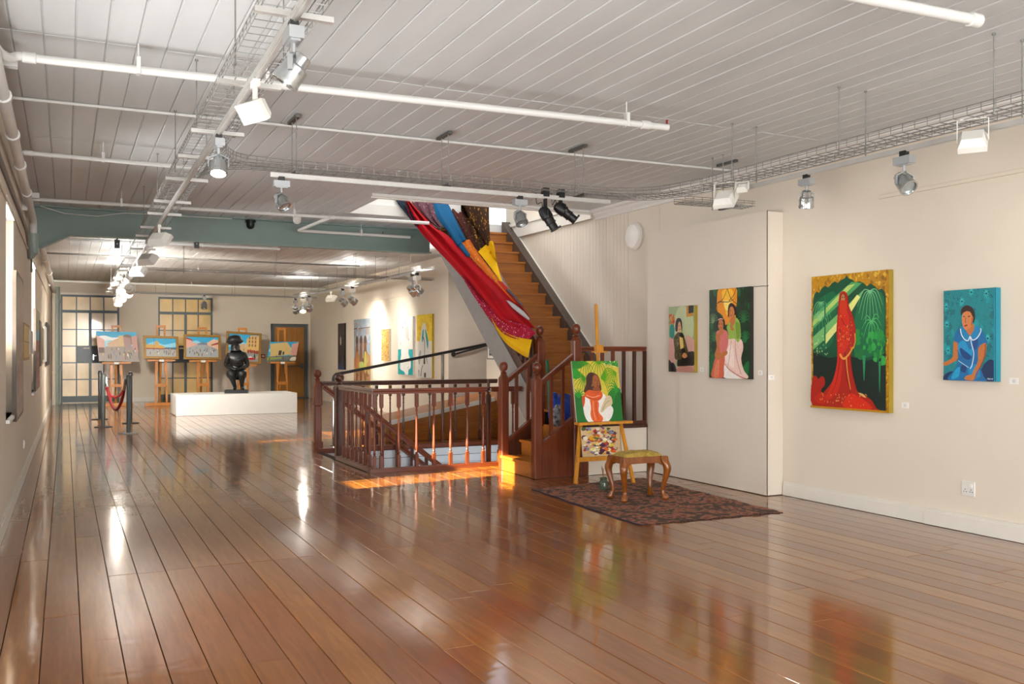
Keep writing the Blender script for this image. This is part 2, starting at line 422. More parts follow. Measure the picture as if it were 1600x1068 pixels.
for k, (y0, y1) in enumerate(WL):
    fr = MB()
    for a, c in ((y0, y0+.06), (y1-.06, y1)): lbox(fr, a, c, WZ0, WZ1, -.10, -.16)
    for a, c in ((WZ0, WZ0+.06), (1.50, 1.57), (WZ1-.05, WZ1)): lbox(fr, y0+.06, y1-.06, a, c, -.10, -.16)
    ym = (y0+y1)/2
    lbox(fr, ym-.02, ym+.02, 1.57, WZ1-.05, -.11, -.15)
    wn = tag(fr.build('window_%d' % (3+k), 'window_white'), ['white framed left window nearest the camera', 'white framed left window beyond the green pipe'][k], kind='structure')
    for a, c in ((y0+.06, ym-.02), (ym+.02, y1-.06)):
        p = MB(); lbox(p, a, c, 1.57, WZ1-.05, -.128, -.132); p.build('pane', 'clear_glass', wn)
    p = MB(); lbox(p, y0+.06, y1-.06, WZ0+.06, 1.50, -.125, -.135); p.build('blind', 'blind_white', wn)
    s = MB(); lbox(s, y0, y1, WZ0-.03, WZ0, .03, -.10); s.build('sill', 'window_white', wn)
    r = MB(); lbox(r, y0+.01, y1-.01, WZ1-.09, WZ1-.01, .012, -.05); r.build('blind_roller', 'window_white', wn)
b = MB(); b.box(XR, XR+.3, -4.2, 13.9, 0, 6.0); b.box(XRF, XRF+.3, 17.3, YF+.3, 0, ZC+.1)
struct('wall_right', b, 'wall_paint', 'long cream right wall hung with paintings')
b = MB(); b.box(XA, XA+.2, 13.9, 17.4, 0, ZC+.1); b.box(XR+.3, XA+.2, 13.9, 13.92, 0, ZC+.1); struct('wall_alcove', b, 'panel_paint', 'pale side alcove wall behind the stairs')
b = MB(); b.box(XRF+.002, XA, 17.28, 17.5, 0, ZC+.1); struct('wall_alcove_end', b, 'wall_grey', 'grey stained plaster return wall with a handrail bracket')
# far wall with two steel windows and a door recess
FW = [(-.12, 1.42), (2.49, 4.05)]; FZ = 3.18; DX0, DX1, DZ = 5.80, 7.0, 2.36
b = MB(); Y0, Y1 = YF, YF+.4
for x0, x1, z0, z1 in ((-.9, FW[0][0], 0, ZC), (FW[0][1], FW[1][0], 0, ZC), (FW[1][1], DX0, 0, ZC), (DX1, 8.1, 0, ZC), (FW[0][0], FW[0][1], FZ, ZC), (FW[1][0], FW[1][1], FZ, ZC), (DX0, DX1, DZ, ZC)): b.box(x0, x1, Y0, Y1, z0, z1)
struct('wall_far', b, 'wall_paint', 'cream far end wall with steel windows and a door')
b = MB(); b.box(-.9, 7.1, -4.25, -4.2, 0, ZC+.1); struct('wall_back', b, 'wall_paint', 'cream wall behind the camera')
# shaft over the stairs
b = MB()
b.box(OX0-.1, OX0, OY0-.1, OY1+.1, ZC+.02, 4.9); b.box(OX0, OX1, OY0-.1, OY0, ZC+.14, 4.9); b.box(OX0, OX2, OY1, OY1+.1, ZC+.14, 4.9)
b.box(OX2-.1, OX2, OY1+.1, 15.6, ZC+.14, 4.9); b.box(OX2-.1, OX1, 15.5, 15.6, ZC+.14, 4.9); b.box(OX0-.1, OX0, OY0, OY1, ZC+.02, ZC+.2); b.box(OX0-.1, OX1+.1, OY0-.1, 15.6, 4.9, 4.95)
struct('wall_shaft', b, 'window_white', 'white walls of the upper floor seen through the stair opening')
b = MB(); b.box(OX0, OX1, OY0, OY0+.015, ZC-.03, ZC+.14); b.box(OX0, OX0+.015, OY0+.015, OY1, ZC+.0, ZC+.14); b.box(OX0, OX2, OY1-.015, OY1, ZC-.005, ZC+.14)
b.box(OX0-.12, OX1-.03, OY0-.1, OY0, ZC-.035, ZC); b.box(OX0-.12, OX1-.03, OY0-.05, OY0, ZC-.05, ZC-.035)
b.box(OX2-.015, OX2, OY1, OY2, ZC, ZC+.14)
struct('trim_1', b, 'white_gloss', 'white moulding around the stair opening in the ceiling')
# cornice on right wall, then the grey band along the opening
b = MB(); pr = [(XR, 0, ZC), (XR, 0, ZC-.13), (XR-.03, 0, ZC-.13), (XR-.035, 0, ZC-.1), (XR-.07, 0, ZC-.07), (XR-.075, 0, ZC-.045), (XR-.12, 0, ZC-.03), (XR-.13, 0, ZC)]
b.prism([(p[0], -4, p[2]) for p in pr], (0, 14.95, 0)); struct('trim_2', b, 'white_gloss', 'white stepped cornice where right wall meets ceiling')
b = MB(); b.box(XR-.05, XR, OY0, 13.9, ZC-.1, ZC+.12); b.box(XR-.07, XR, OY0, 13.9, ZC+.09, ZC+.14); struct('trim_3', b, 'white_trim', 'grey white band on the wall beside the stair opening')
b = MB(); b.box(XR-.022, XR, -4, 6.0, 2.895, 2.935); b.box(XR-.034, XR, -4, 6.0, 2.925, 2.94); struct('trim_4', b, 'wall_paint', 'cream picture rail high on right wall')
b = MB(); b.box(XRF-.02, XRF, 17.3, 24.5, 2.77, 2.81); struct('trim_5', b, 'wall_paint', 'cream picture rail above the far paintings')
# vertical boarding on the wall beside the upper flight
bd = MB(); bd.box(-.006, 0, -.0425, .0425, -.5, .5); fb = None
holder = MB(); holder.box(XR-.004, XR, 9.45, 13.85, .57, ZC-.1); wb = struct('wall_boarding', holder, 'wall_paint', 'cream vertical boarding on wall beside the staircase')
for i in range(40):
    y = 10.2+.09*i
    if y > 13.8: break
    if fb is None: fb = bd.build('board', 'wall_paint', wb, smooth=0); fb.location = (XR-.004, y, 1.97); fb.scale = (1, 1, 2.78)
    else: inst(fb, wb, (XR-.004, y, 1.97), scale=(1, 1, 2.78))
# baseboards
b = MB()
def skirt(b, X, y0, y1, h, d): b.box(X-d, X, y0, y1, 0.004, h-.025); b.box(X-d+.006, X, y0, y1, h-.025, h)
skirt(b, XR, 5.5, 7.24, .142, .022); skirt(b, XR, -4, 5.5, .147, .032); struct('baseboard_right', b, 'white_trim', 'cream skirting board along the right wall')
b = MB(); lbox(b, -4, 28.9, .004, .12, .02, 0); lbox(b, -4, 28.9, .12, .145, .012, 0); struct('baseboard_left', b, 'white_trim', 'cream skirting board along the left wall')
b = MB(); b.box(FW[0][1]+.03, FW[1][0]-.03, YF-.02, YF, .004, .12); b.box(FW[1][1]+.03, DX0-.02, YF-.02, YF, .004, .12); struct('baseboard_far', b, 'white_trim', 'cream skirting board along the far wall')
# exhibition partition boxed out from the right wall
b = MB(); PY0, PY1, PX = 7.26, 9.40, 6.50
b.box(PX+.012, XR-.001, PY0+.012, PY1, 0.004, 2.945)
wp = struct('wall_partition', b, 'groove_dark', 'boxed out cream exhibition panel beside the easel')
for y0, y1, z0, z1 in ((PY0, 9.40, 2.1808, 2.95), (8.02, 9.40, .008, 2.18), (PY0, 8.0192, .008, 2.18)):
    MB().box(PX, PX+.012, y0, y1, z0, z1).build('board', 'panel_paint', wp)
MB().box(PX+.001, XR-.002, PY0, PY0+.012, .008, 2.95).build('end_board', 'panel_paint', wp)
MB().box(PX+.001, XR-.002, PY0, PY1, 2.946, 2.953).build('top_board', 'panel_paint', wp)
# wall under the landing
b = MB(); b.box(5.66, PX, 9.42, 9.47, .004, .55); struct('wall_landing', b, 'panel_paint', 'low cream panel under the stair landing')
# stairwell lining
b = MB(); b.box(HX0-.05, HX0, HY0, HY1, -3, -.02); b.box(HX0-.05, HX1+.05, HY0-.05, HY0, -3, -.02); b.box(HX1, HX1+.05, HY0, HY1, -3, -.02); b.box(HX0-.05, HX1+.05, HY1+.012, HY1+.06, -3, -.02); b.box(HX0, HX1, HY0, HY1, -3.05, -3)
ws = struct('wall_stairwell', b, 'stair_lining', 'white boarded lining inside the stairwell')
bd = MB(); bd.box(HX0, HX1, HY1-.016, HY1-.003, -.058, .058); o0 = bd.build('lining_board', 'stair_lining', ws, smooth=0); o0.location = (0, 0, -.10)
for i in range(1, 20): inst(o0, ws, (0, 0, -.10-.124*i))
MB().box(HX0-.06, HX1, HY1-.03, HY1+.06, -.03, .035).build('edge_board', 'mahogany_x', ws)

# ---- green steel beam across the hall
b = MB(); yb = 13.92
b.box(xl(yb), 5.34, yb-.012, yb+.012, 3.10, ZC); b.box(xl(yb)+.45, 5.34, yb-.09, yb+.09, 3.085, 3.105); b.box(xl(yb), 5.34, yb-.09, yb+.09, ZC-.02, ZC)
x0 = xl(yb)
b.prism([(x0, yb-.012, 3.0995), (x0, yb-.012, 2.90), (x0+.12, yb-.012, 2.90), (x0+.5, yb-.012, 3.09), (x0+.5, yb-.012, 3.0995)], (0, .024, 0))
b.prism([(x0, yb-.09, 2.885), (x0+.12, yb-.09, 2.885), (x0+.5, yb-.09, 3.085), (x0+.5, yb-.09, 3.105), (x0+.12, yb-.09, 2.905), (x0, yb-.09, 2.905)], (0, .18, 0))
struct('trim_6', b, 'green_steel', 'grey green steel beam crossing the ceiling')

# ---- far steel windows
def steel_window(k, x0, x1, label):
    rows = [0.0, .20, .68, 1.15, 1.62, 2.09, 2.58, 2.98-.02, FZ-.12]
    W = x1-x0; f = MB(); y = YF+.05
    f.box(x0, x0+.05, y, y+.05, 0, FZ); f.box(x1-.05, x1, y, y+.05, 0, FZ); f.box(x0+.05, x1-.05, y, y+.05, FZ-.12, FZ-.06); f.box(x0+.05, x1-.05, y, y+.05, .02, .20)
    f.box(x0+.05, x1-.05, y-.015, y+.05, 2.60, 2.68)
    o = tag(f.build('window_%d' % k, 'steel_grey'), label, kind='structure')
    MB().box(x0, x1, y-.02, y+.06, FZ-.06, FZ).build('lintel', 'white_trim', o)
    cols = [x0+.05+(W-.1)*i/4 for i in range(5)]
    rz = [.20, .68, 1.16, 1.64, 2.12, 2.60, 2.68, FZ-.12]
    for i in range(1, 4):
        wd = .036 if i == 2 else .016
        MB().box(cols[i]-wd, cols[i]+wd, y-(.01 if i == 2 else 0), y+.04, .20, 2.60).build('glazing_bar', 'steel_grey', o)
        MB().box(cols[i]-.014, cols[i]+.014, y, y+.04, 2.68, FZ-.12).build('glazing_bar', 'steel_grey', o)
    for z in rz[1:5]:
        for a, c in ((cols[0], cols[2]-.036), (cols[2]+.036, cols[4])): MB().box(a, c, y+.002, y+.038, z-.013, z+.013).build('glazing_bar', 'steel_grey', o)
    u = MB(); u.box(-.5, .5, 0, .006, -.5, .5); first = None
    for i in range(4):
        for j, (z0, z1) in enumerate(((.20, .68), (.68, 1.16), (1.16, 1.64), (1.64, 2.12), (2.12, 2.60), (2.68, FZ-.12))):
            lock = (j == 2 and i in (1, 2))
            if lock:
                MB().box(cols[i]+.014, cols[i+1]-.014, y+.015, y+.03, z0+.01, z1-.01).build('lock_plate', 'lock_plate', o); continue
            loc = ((cols[i]+cols[i+1])/2, y+.03, (z0+z1)/2); sc = (cols[i+1]-cols[i], 1, z1-z0)
            if first is None: first = u.build('pane', 'pane_tan', o, smooth=0); first.location = loc; first.scale = sc
            else: inst(first, o, loc, scale=sc)
    h = MB(); xm = cols[2]; h.box(xm+.07, xm+.10, y-.02, y+.01, 1.24, 1.40); h.bar((xm+.085, y-.03, 1.36), (xm+.17, y-.03, 1.36), .014, .014); h.build('handle', 'chrome', o)
    MB().box(xm-.18, xm-.02, y-.03, y+.01, 1.56, 1.60).build('closer', 'paper_white', o)
    b = MB(); b.box(x0, x1, y+.055, y+.06, 0, FZ); b.build('backing', 'pane_tan', o)
steel_window(1, FW[0][0], FW[0][1], 'steel grid window at the far left behind rope posts')
steel_window(2, FW[1][0], FW[1][1], 'steel grid window at the far end behind two easels')
# ---- far door
f = MB(); y = YF+.2
f.box(DX0, DX0+.16, y, y+.06, 0, DZ); f.box(DX1-.1, DX1, y-.05, y+.06, 0, DZ); f.box(DX0+.16, DX1-.1, y, y+.06, DZ-.1, DZ)
dd = tag(f.build('door_1', 'steel_grey'), 'oak door in a grey steel frame in far right corner', kind='structure')
MB().box(DX0+.16, DX1-.1, y+.01, y+.05, .02, DZ-.1).build('door_leaf', 'door_oak', dd)
h = MB(); h.tube([(6.25, y-.06, 1.02), (DX1-.16, y-.06, 1.02)], .018, 8); h.box(DX1-.2, DX1-.14, y-.07, y+.01, .93, 1.10); h.box(6.22, 6.27, y-.07, y+.01, .97, 1.06); h.build('push_bar', 'steel_grey', dd)
MB().box(DX0, DX1, YF+.0, YF+.2, .0, .03).build('threshold', 'steel_grey', dd)

# ================================================================ STAIRCASE
R_, G_, YN, ZL = .18, .2275, 10.13, .57
def nose(y): return .75+(R_/G_)*(y-YN)
def finial(b, x, y, z, r=.055):
    b.lathe([(.03, 0), (.036, .006), (.045, .014), (.036, .022), (.022, .03), (.024, .042), (.040, .05), (r*.9, .072), (r, .1), (r*.92, .126), (r*.65, .148), (.012, .16)], 14, (x, y, z))
def newel(parent, x, y, z0, z1, s=.105, m='mahogany', ball=.055, chunky=False):
    b = MB(); h = s/2; c = .012
    def ring(hh, z): return [(x-hh+c,y-hh,z),(x+hh-c,y-hh,z),(x+hh,y-hh+c,z),(x+hh,y+hh-c,z),(x+hh-c,y+hh,z),(x-hh+c,y+hh,z),(x-hh,y+hh-c,z),(x-hh,y-hh+c,z)]
    if chunky:
        H = z1-z0
        rows = [(h+.012, 0), (h+.012, .12*H), (h-.004, .135*H), (h-.006, .60*H), (h-.012, .63*H), (h+.004, .645*H), (h+.004, .90*H), (h-.01, .95*H), (.03, H)]
    else: rows = [(h, 0), (h, z1-z0-.05), (h-.015, z1-z0-.02), (.032, z1-z0)]
    rg = [ring(hh, z0+zz) for hh, zz in rows]
    b.grid(rg, closed=True); k = len(b.v); b.add(rg[0], [tuple(range(7, -1, -1))]); b.add(rg[-1], [tuple(range(8))])
    o = b.build('newel_post', m, parent, smooth=25)
    f = MB(); finial(f, x, y, z1-.003, ball); f.build('finial', m, o); return o
def rail(parent, p, q, name='handrail', m='mahogany_x', w=.065, h=.05):
    """moulded handrail: wide cap over a narrower body"""
    p, q = Vector(p), Vector(q); b = MB(); d = (q-p).normalized(); sd = d.cross(Vector((0,0,1))).normalized(); up = sd.cross(d)
    pr = [(-.5,.1),(-.48,.42),(-.3,.5),(.3,.5),(.48,.42),(.5,.1),(.42,-.02),(.36,-.1),(.36,-.5),(-.36,-.5),(-.36,-.1),(-.42,-.02)]
    b.prism([p+sd*(a*w)+up*(c*h) for a, c in pr], q-p); return b.build(name, m, parent, smooth=25)
st = thing('staircase', (5.5, 9.9, 0), 'mahogany staircase turning up through the ceiling opening, pine treads', 'staircase')
# first flight and landing
ya, yb_ = 9.50, 10.31
for i, (x0, z) in enumerate(((4.93, .19), (5.20, .38))):
    b = MB(); b.box(x0-.03, x0+.285, ya, yb_, z-.03, z); b.build('tread', 'tread_pine', st)
    b = MB(); b.box(x0, x0+.02, ya, yb_, z-.19 if i else .004, z-.03); b.build('riser', 'tread_pine', st)
b = MB(); b.box(5.44, 6.66, ya, 10.16, ZL-.03, ZL); b.build('landing', 'tread_pine', st); MB().box(5.47, 5.49, ya, yb_, .38, ZL-.03).build('riser', 'tread_pine', st)
b = MB(); b.prism([(4.99, 9.43, .004), (4.99, 9.43, .36), (5.52, 9.43, .74), (5.66, 9.43, .74), (5.66, 9.43, .004)], (0, .055, 0)); b.build('spandrel_panel', 'mahogany', st)
b = MB(); b.bar((4.99, 9.45, .375), (5.53, 9.45, .755), .07, .03); b.build('string_cap', 'mahogany_x', st)
b = MB(); b.prism([(4.99, 10.32, .004), (4.99, 10.32, .33), (5.52, 10.32, .74), (5.52, 10.32, .004)], (0, .05, 0)); b.build('string_board', 'mahogany_dark', st)
b = MB(); b.bar((4.99, 10.345, .345), (5.53, 10.345, .755), .07, .03); b.build('string_cap', 'mahogany_x', st)
newel(st, 4.97, 10.35, 0.004, 1.21); newel(st, 4.97, 9.45, .004, 1.21); newel(st, 5.50, 10.37, .004, 1.67); newel(st, 5.50, 9.45, .004, 1.67)
rail(st, (5.0, 9.45, 1.11), (5.46, 9.45, 1.44), w=.06, h=.06); rail(st, (5.0, 10.36, 1.11), (5.46, 10.37, 1.44), w=.06, h=.06)
bq = MB(); bq.box(-.017, .017, -.017, .017, 0, 1); bal = None
def sqbal(parent, x, y, z0, z1, m='mahogany'):
    b = MB(); b.box(x-.018, x+.018, y-.018, y+.018, z0, z1); return b.build('baluster', m, parent, smooth=0)
for px in (861, 879):
    x = onY(px, 620, 9.45).x; t = (x-5.0)/.46; sqbal(st, x, 9.45, .38+.70*(x-4.99), 1.09+.33*t)
for px in (807, 825):
    x = onY(px, 620, 10.36).x; t = (x-5.0)/.46; sqbal(st, x, 10.36, .36+.77*(x-4.99), 1.09+.33*t)
# landing guard
rail(st, (5.55, 9.45, 1.525), (PX-.004, 9.45, 1.525), w=.07, h=.06)
b = MB(); b.box(5.55, PX-.004, 9.42, 9.49, .585, .635); b.box(5.66, PX-.004, 9.40, 9.50, .552, .585); b.build('bottom_rail', 'mahogany_dark', st)
for px in (924, 941, 957.5, 974.5, 991, 1007): sqbal(st, onY(px, 600, 9.45).x, 9.45, .635, 1.50, 'mahogany_dark' if px > 960 else 'mahogany')
# upper flight
for i in range(16):
    y = YN+G_*i; z = ZL+R_*(i+1)
    if i < 15: MB().box(5.53, 6.55, y-.025, y+G_+.01, z-.03, z).build('tread', 'tread_pine', st)
    else: MB().box(5.40, 6.70, y-.025, 14.6, z-.03, z).build('tread', 'tread_pine', st)
    MB().box(5.53, 6.55, y, y+.018, z-R_, z-.03).build('riser', 'tread_pine', st)
def strp(x, w, lo, hi, y0, y1, name, m):
    b = MB(); b.prism([(x, y0, lo(y0)), (x, y1, lo(y1)), (x, y1, hi(y1)), (x, y0, hi(y0))], (w, 0, 0)); return b.build(name, m, st)
low = lambda y: .70+.81*(y-10.84)
strp(6.55, .15, lambda y: nose(y)-.26, lambda y: nose(y)+.07, 10.2, 13.72, 'wall_string', 'stringer_dark')
strp(6.68, .02, lambda y: nose(y)+.07, lambda y: nose(y)+.085, 10.2, 13.6, 'string_bead', 'white_trim')
strp(5.46, .06, low, lambda y: nose(y)-.13, 10.45, 13.80, 'outer_string', 'stringer_grey')
strp(5.47, .05, lambda y: nose(y)-.13, lambda y: nose(y)+.04, 10.43, 13.72, 'string_cap', 'mahogany_dark')
b = MB(); b.prism([(5.52, 10.5, low(10.5)), (5.52, 13.8, low(13.8)), (5.52, 13.8, low(13.8)+.02), (5.52, 10.5, low(10.5)+.02)], (1.1, 0, 0)); b.build('soffit', 'stringer_grey', st)
rail(st, (5.5, 10.42, nose(10.42)+.62), (5.5, 13.5, nose(13.5)+.68), w=.065, h=.06)
for i in range(26):
    y = 10.52+.114*i; sqbal(st, 5.5, y, nose(y)+.04, nose(y)+.63, 'mahogany_dark')

# ================================================================ BALUSTRADE ROUND THE STAIRWELL
bl = thing('stairwell_balustrade', (3.45, 12.0, 0), 'turned mahogany balustrade around the stairwell opening in floor', 'balustrade')
TB = MB(); s = .021
TB.box(-s, s, -s, s, .05, .20); TB.box(-s, s, -s, s, .80, .965)
TB.lathe([(.020, .20), (.012, .215), (.019, .232), (.012, .25), (.0165, .27), (.019, .29), (.019, .31), (.0145, .45), (.012, .62), (.0115, .68), (.017, .69), (.0115, .70), (.0115, .745), (.017, .755), (.012, .77), (.012, .785), (.020, .80)], 10)
tb0 = None
def tbal(parent, x, y, z=0, m=None):
    global tb0
    if tb0 is None or m:
        o = TB.build('baluster', m or 'mahogany', parent, local=True)
        if not m: tb0 = o
    else: o = inst(tb0, parent)
    o.location = Vector((x, y, z))-WPOS[parent.name]; return o
xc, yc = 3.42, 10.80
rail(bl, (xc-.03, yc, 1.0), (4.92, yc-.0, 1.0), w=.085, h=.065); rail(bl, (5.02, yc, 1.0), (5.44, yc, 1.0), w=.085, h=.065)
rail(bl, (xc, yc-.03, 1.0), (xc, 12.34, 1.0), w=.085, h=.065, m='mahogany_worn')
for px in (596, 623, 651, 678, 704, 730, 755): tbal(bl, onY(px, 660, yc).x, yc)
tbal(bl, xc, yc)
for x in (5.12, 5.32): tbal(bl, x, yc)
for i in range(1, 8): tbal(bl, xc, yc+.194*i)
b = MB(); b.box(xc-.07, 5.44, yc-.06, yc+.05, .001, .05); b.build('plinth_rail', 'mahogany_x', bl); b = MB(); b.box(xc-.07, xc+.05, yc+.05, 12.34, .001, .05); b.build('plinth_rail', 'mahogany_worn', bl)
newel(bl, xc, 12.40, .001, 1.03, .105, 'mahogany_dark', .066); newel(bl, xc, 13.62, .001, 1.06, .115, 'mahogany', .06, chunky=True)
yr = 13.60
rail(bl, (xc+.05, yr, 1.005), (6.40, yr, 1.005), w=.085, h=.07, m='mahogany_dark')
for i in range(12): tbal(bl, 3.68+.22*i, yr, m=('mahogany_dark' if i % 2 else None))
newel(bl, 4.98, 10.83, .001, .97, .06, 'mahogany_dark', .02)
# ---- flight going down
ds = thing('descending_staircase', (4.6, 12.9, -.5), 'dark wooden flight going down inside the stairwell', 'staircase')
for i in range(11):
    x = 3.49+.24*i; z = -.19*(i+1)
    MB().box(x, x+.27, 12.50, 13.48, z-.03, z).build('tread', 'tread_pine', ds); MB().box(x, x+.02, 12.50, 13.48, z, z+.16).build('riser', 'tread_pine', ds)
sl = -.79
rail(ds, (3.47, 12.43, .97), (5.6, 12.43, .97+sl*2.13), w=.07, h=.075)
rail(ds, (3.47, 13.46, .97), (5.6, 13.46, .97+sl*2.13), w=.07, h=.075)
b = MB(); b.prism([(3.47, 12.42, .10), (5.9, 12.42, .10+sl*2.43), (5.9, 12.42, -.20+sl*2.43), (3.47, 12.42, -.20)], (0, .04, 0)); b.build('string_board', 'mahogany_x', ds)
for i in range(9):
    x = 3.62+.22*i; b = MB(); z0 = .08+sl*(x-3.47); z1 = .94+sl*(x-3.47); b.box(x-.02, x+.02, 12.41, 12.45, z0, z0+.14); b.box(x-.02, x+.02, 12.41, 12.45, z1-.17, z1)
    b.tube([(x, 12.43, z0+.13), (x, 12.43, z0+.18), (x, 12.43, z0+.2), (x, 12.43, z0+.28), (x, 12.43, z1-.22), (x, 12.43, z1-.2), (x, 12.43, z1-.16)], [.018, .012, .018, .018, .011, .016, .016], 8); b.build('baluster', 'mahogany_dark', ds)
for i in range(8):
    x = 3.66+.24*i; z0 = -.1+sl*(x-3.47); z1 = .94+sl*(x-3.47); b = MB(); b.box(x-.016, x+.016, 13.44, 13.475, z0, z1); b.build('baluster', 'mahogany', ds)
b = MB(); b.tube([(4.3, 13.47, -.42), (6.5, 13.47, -.42)], .035, 8); b.build('wall_rail', 'mahogany_dark', ds)
# ---- access ramp behind the stairwell
rp = thing('access_ramp', (6.0, 15.5, 0), 'orange wooden ramp rising to the side alcove behind the stairwell', 'ramp')
b = MB(); zr = lambda x: .27+.185*(x-4.75)
b.prism([(4.75, 14.36, .002), (4.75, 14.36, zr(4.75)), (XA-.01, 14.36, zr(XA)), (XA-.01, 14.36, .002)], (0, 1.5, 0)); b.build('deck', 'ramp_wood', rp)
b = MB(); b.prism([(4.72, 14.31, zr(4.72)), (6.7, 14.31, zr(6.7)), (6.7, 14.31, zr(6.7)+.07), (4.72, 14.31, zr(4.72)+.07)], (0, .05, 0)); b.build('kerb', 'white_trim', rp)
for k in range(4):
    x0, x1 = 4.73+.49*k, 4.73+.49*(k+1)-.003; b = MB(); b.prism([(x0, 14.325, .004), (x1, 14.325, .004), (x1, 14.325, zr(x1)), (x0, 14.325, zr(x0))], (0, .033, 0)); b.build('side_board', 'ramp_wood', rp, smooth=0)
hr = thing('ramp_handrail', (3.83, 14.2, 0), 'black topped chrome handrail sloping up beside the ramp', 'handrail')
p0, p1 = Vector((3.90, 14.2, 1.135)), Vector((6.60, 14.2, 1.635))
b = MB(); b.tube(crom([(3.82, 14.2, 1.0), (3.825, 14.2, 1.08), (3.86, 14.2, 1.125), tuple(p0)], 4)+[p1], .024, 10); b.build('rail', 'black_plastic', hr)
b = MB(); b.tube([(3.82, 14.2, .002), (3.82, 14.2, 1.01)], .02, 10); b.lathe([(.05, 0), (.05, .01), (.02, .012)], 12, (3.82, 14.2, .002)); b.build('post', 'chrome', hr)
b = MB(); b.tube([(5.69, 14.2, .002), (5.69, 14.2, 1.45)], .021, 10); b.build('post', 'chrome', hr)
b = MB(); b.tube([(5.69-.0, 14.26, .002), (5.69, 14.26, 1.44)], .012, 8); b.build('post', 'chrome', hr)
wr = thing('wall_handrail', (7.15, 17.2, 1.43), 'short black handrail with round flange on grey return wall', 'handrail')
b = MB(); b.tube([(7.155, 17.21, 1.434), (7.89, 17.21, 1.62)], .022, 10); b.build('rail', 'black_plastic', wr)
b = MB(); b.lathe([(.055, 0), (.05, .02), (.03, .05), (.0, .07)], 14, (7.155, 17.275, 1.434), (0, -1, 0)); b.build('flange', 'black_metal', wr)
# ================================================================ CEILING SERVICES
def wire_tray(name, p, q, width, label, pitch=.1, cross_label=None, rods=(), bars=(), side=.055, group=None, track=None, fillets=(), rw=.003):
    """wire basket tray from p to q (centre line, level); rods: distances of hanger rods; bars: distances of cross bars"""
    p, q = Vector(p), Vector(q); d = (q-p).normalized(); s = Vector((d.y, -d.x, 0)); L = (q-p).length
    t = thing(name, p, label, 'cable tray', group); b = MB(); up = Vector((0,0,1))
    h = width/2
    for k in range(5): a = lerp(-h, h, k/4); b.tube([p+s*a, q+s*a], rw, 4, cap=False)
    for sg in (-1, 1):
        for hh in (side*.55, side): b.tube([p+s*h*sg+up*hh, q+s*h*sg+up*hh], rw, 4, cap=False)
    n = int(L/pitch)
    for i in range(n+1):
        c = p+d*(i*pitch); b.tube([c-s*h+up*side, c-s*h, c+s*h, c+s*h+up*side], rw, 4, cap=False)
    for kind, a0, sgn in fillets:
        pass
    b.build('wire_basket', 'zinc', t, smooth=0)
    for x in bars:
        c = p+d*x+up*-.02; e = MB(); e.bar(c-s*(h+.03), c+s*(h+.05), .035, .025)
        e.tube([c-s*(h+.03)+up*.004, c+s*(h+.05)+up*.004], .014, 8); e.build('cross_bar', 'alu_track', t)
    for x, sgs in rods:
        for sg in sgs:
            c = p+d*x+s*(h-.01)*sg; e = MB(); e.tube([c-up*.035, Vector((c.x, c.y, ZC))], .0045, 6); e.lathe([(.012, 0), (.012, .012)], 8, (c.x, c.y, ZC-.012)); e.lathe([(.009, 0), (.009, .01)], 6, (c.x, c.y, c.z-.035)); e.build('hanger_rod', 'zinc', t)
    if track:
        a, z0, x0, x1 = track; e = MB(); A = p+d*x0+s*a+up*z0; B = p+d*x1+s*a+up*z0
        e.bar(A, B, .030, .034); e.bar(A+up*-.019, B+up*-.019, .012, .004); e.build('lighting_track', 'alu_track', t)
    return t
TZ = 3.0
trl = wire_tray('cable_tray', (.89, 3.3, TZ), (.98, 13.2, TZ), .265, 'near wire cable tray running the length of left ceiling', rods=[(x, (-1, 1)) for x in (.25, 1.5, 3.15, 4.6, 6.4, 8.4)], bars=[.72, 1.88, 3.12, 4.0, 5.0, 6.3, 7.2, 8.4, 9.3], track=(0.0, -.045, 0, 9.8))
wire_tray('cable_tray', (.985, 13.25, TZ-.02), (1.06, 24.8, TZ-.02), .265, 'far part of left wire tray beyond the green beam', rods=[(x, (-1, 1)) for x in (1.5, 4, 6.5, 9)], bars=[.8, 2.2, 3.6, 5, 6.6, 8.2, 10, 11.3], track=(0.02, -.045, 0, 11.5), pitch=.12)
cross = wire_tray('cable_tray', (1.76, 7.57, TZ), (4.34, 7.53, TZ), .20, 'wire cable tray crossing the ceiling in front of the stairs', bars=[], rods=[], track=(0, -.05, -.25, 3.0), side=.06)
stub = wire_tray('cable_tray', (5.47, 7.36, TZ-.03), (6.30, 7.30, TZ-.03), .20, 'short wire tray stub ending above the partition', bars=[], rods=[(.45, (-1, 1))], side=.05)
# splayed corner pieces where the trays meet
def tray_corner(c, pts_in, pts_out, label):
    t = thing('tray_corner', c, label, 'cable tray'); b = MB(); A = crom(pts_in, 5); B = crom(pts_out, 5)
    for k in range(5): b.tube([lerp(x, y, k/4) for x, y in zip(A, B)], .003, 4, cap=False)
    for P in (A, B):
        for hh in (.03, .058): b.tube([x+Vector((0,0,hh)) for x in P], .003, 4, cap=False)
    for x, y in zip(A, B): b.tube([x+Vector((0,0,.058)), x, y, y+Vector((0,0,.058))], .003, 4, cap=False)
    b.build('wire_basket', 'zinc', t, smooth=0); return t
tray_corner((1.1, 7.4, TZ), [(1.03, 6.8, TZ), (1.12, 7.2, TZ), (1.3, 7.42, TZ), (1.75, 7.47, TZ)], [(1.03, 8.3, TZ), (1.10, 7.95, TZ), (1.3, 7.72, TZ), (1.75, 7.67, TZ)], 'flared wire tray junction over left track')
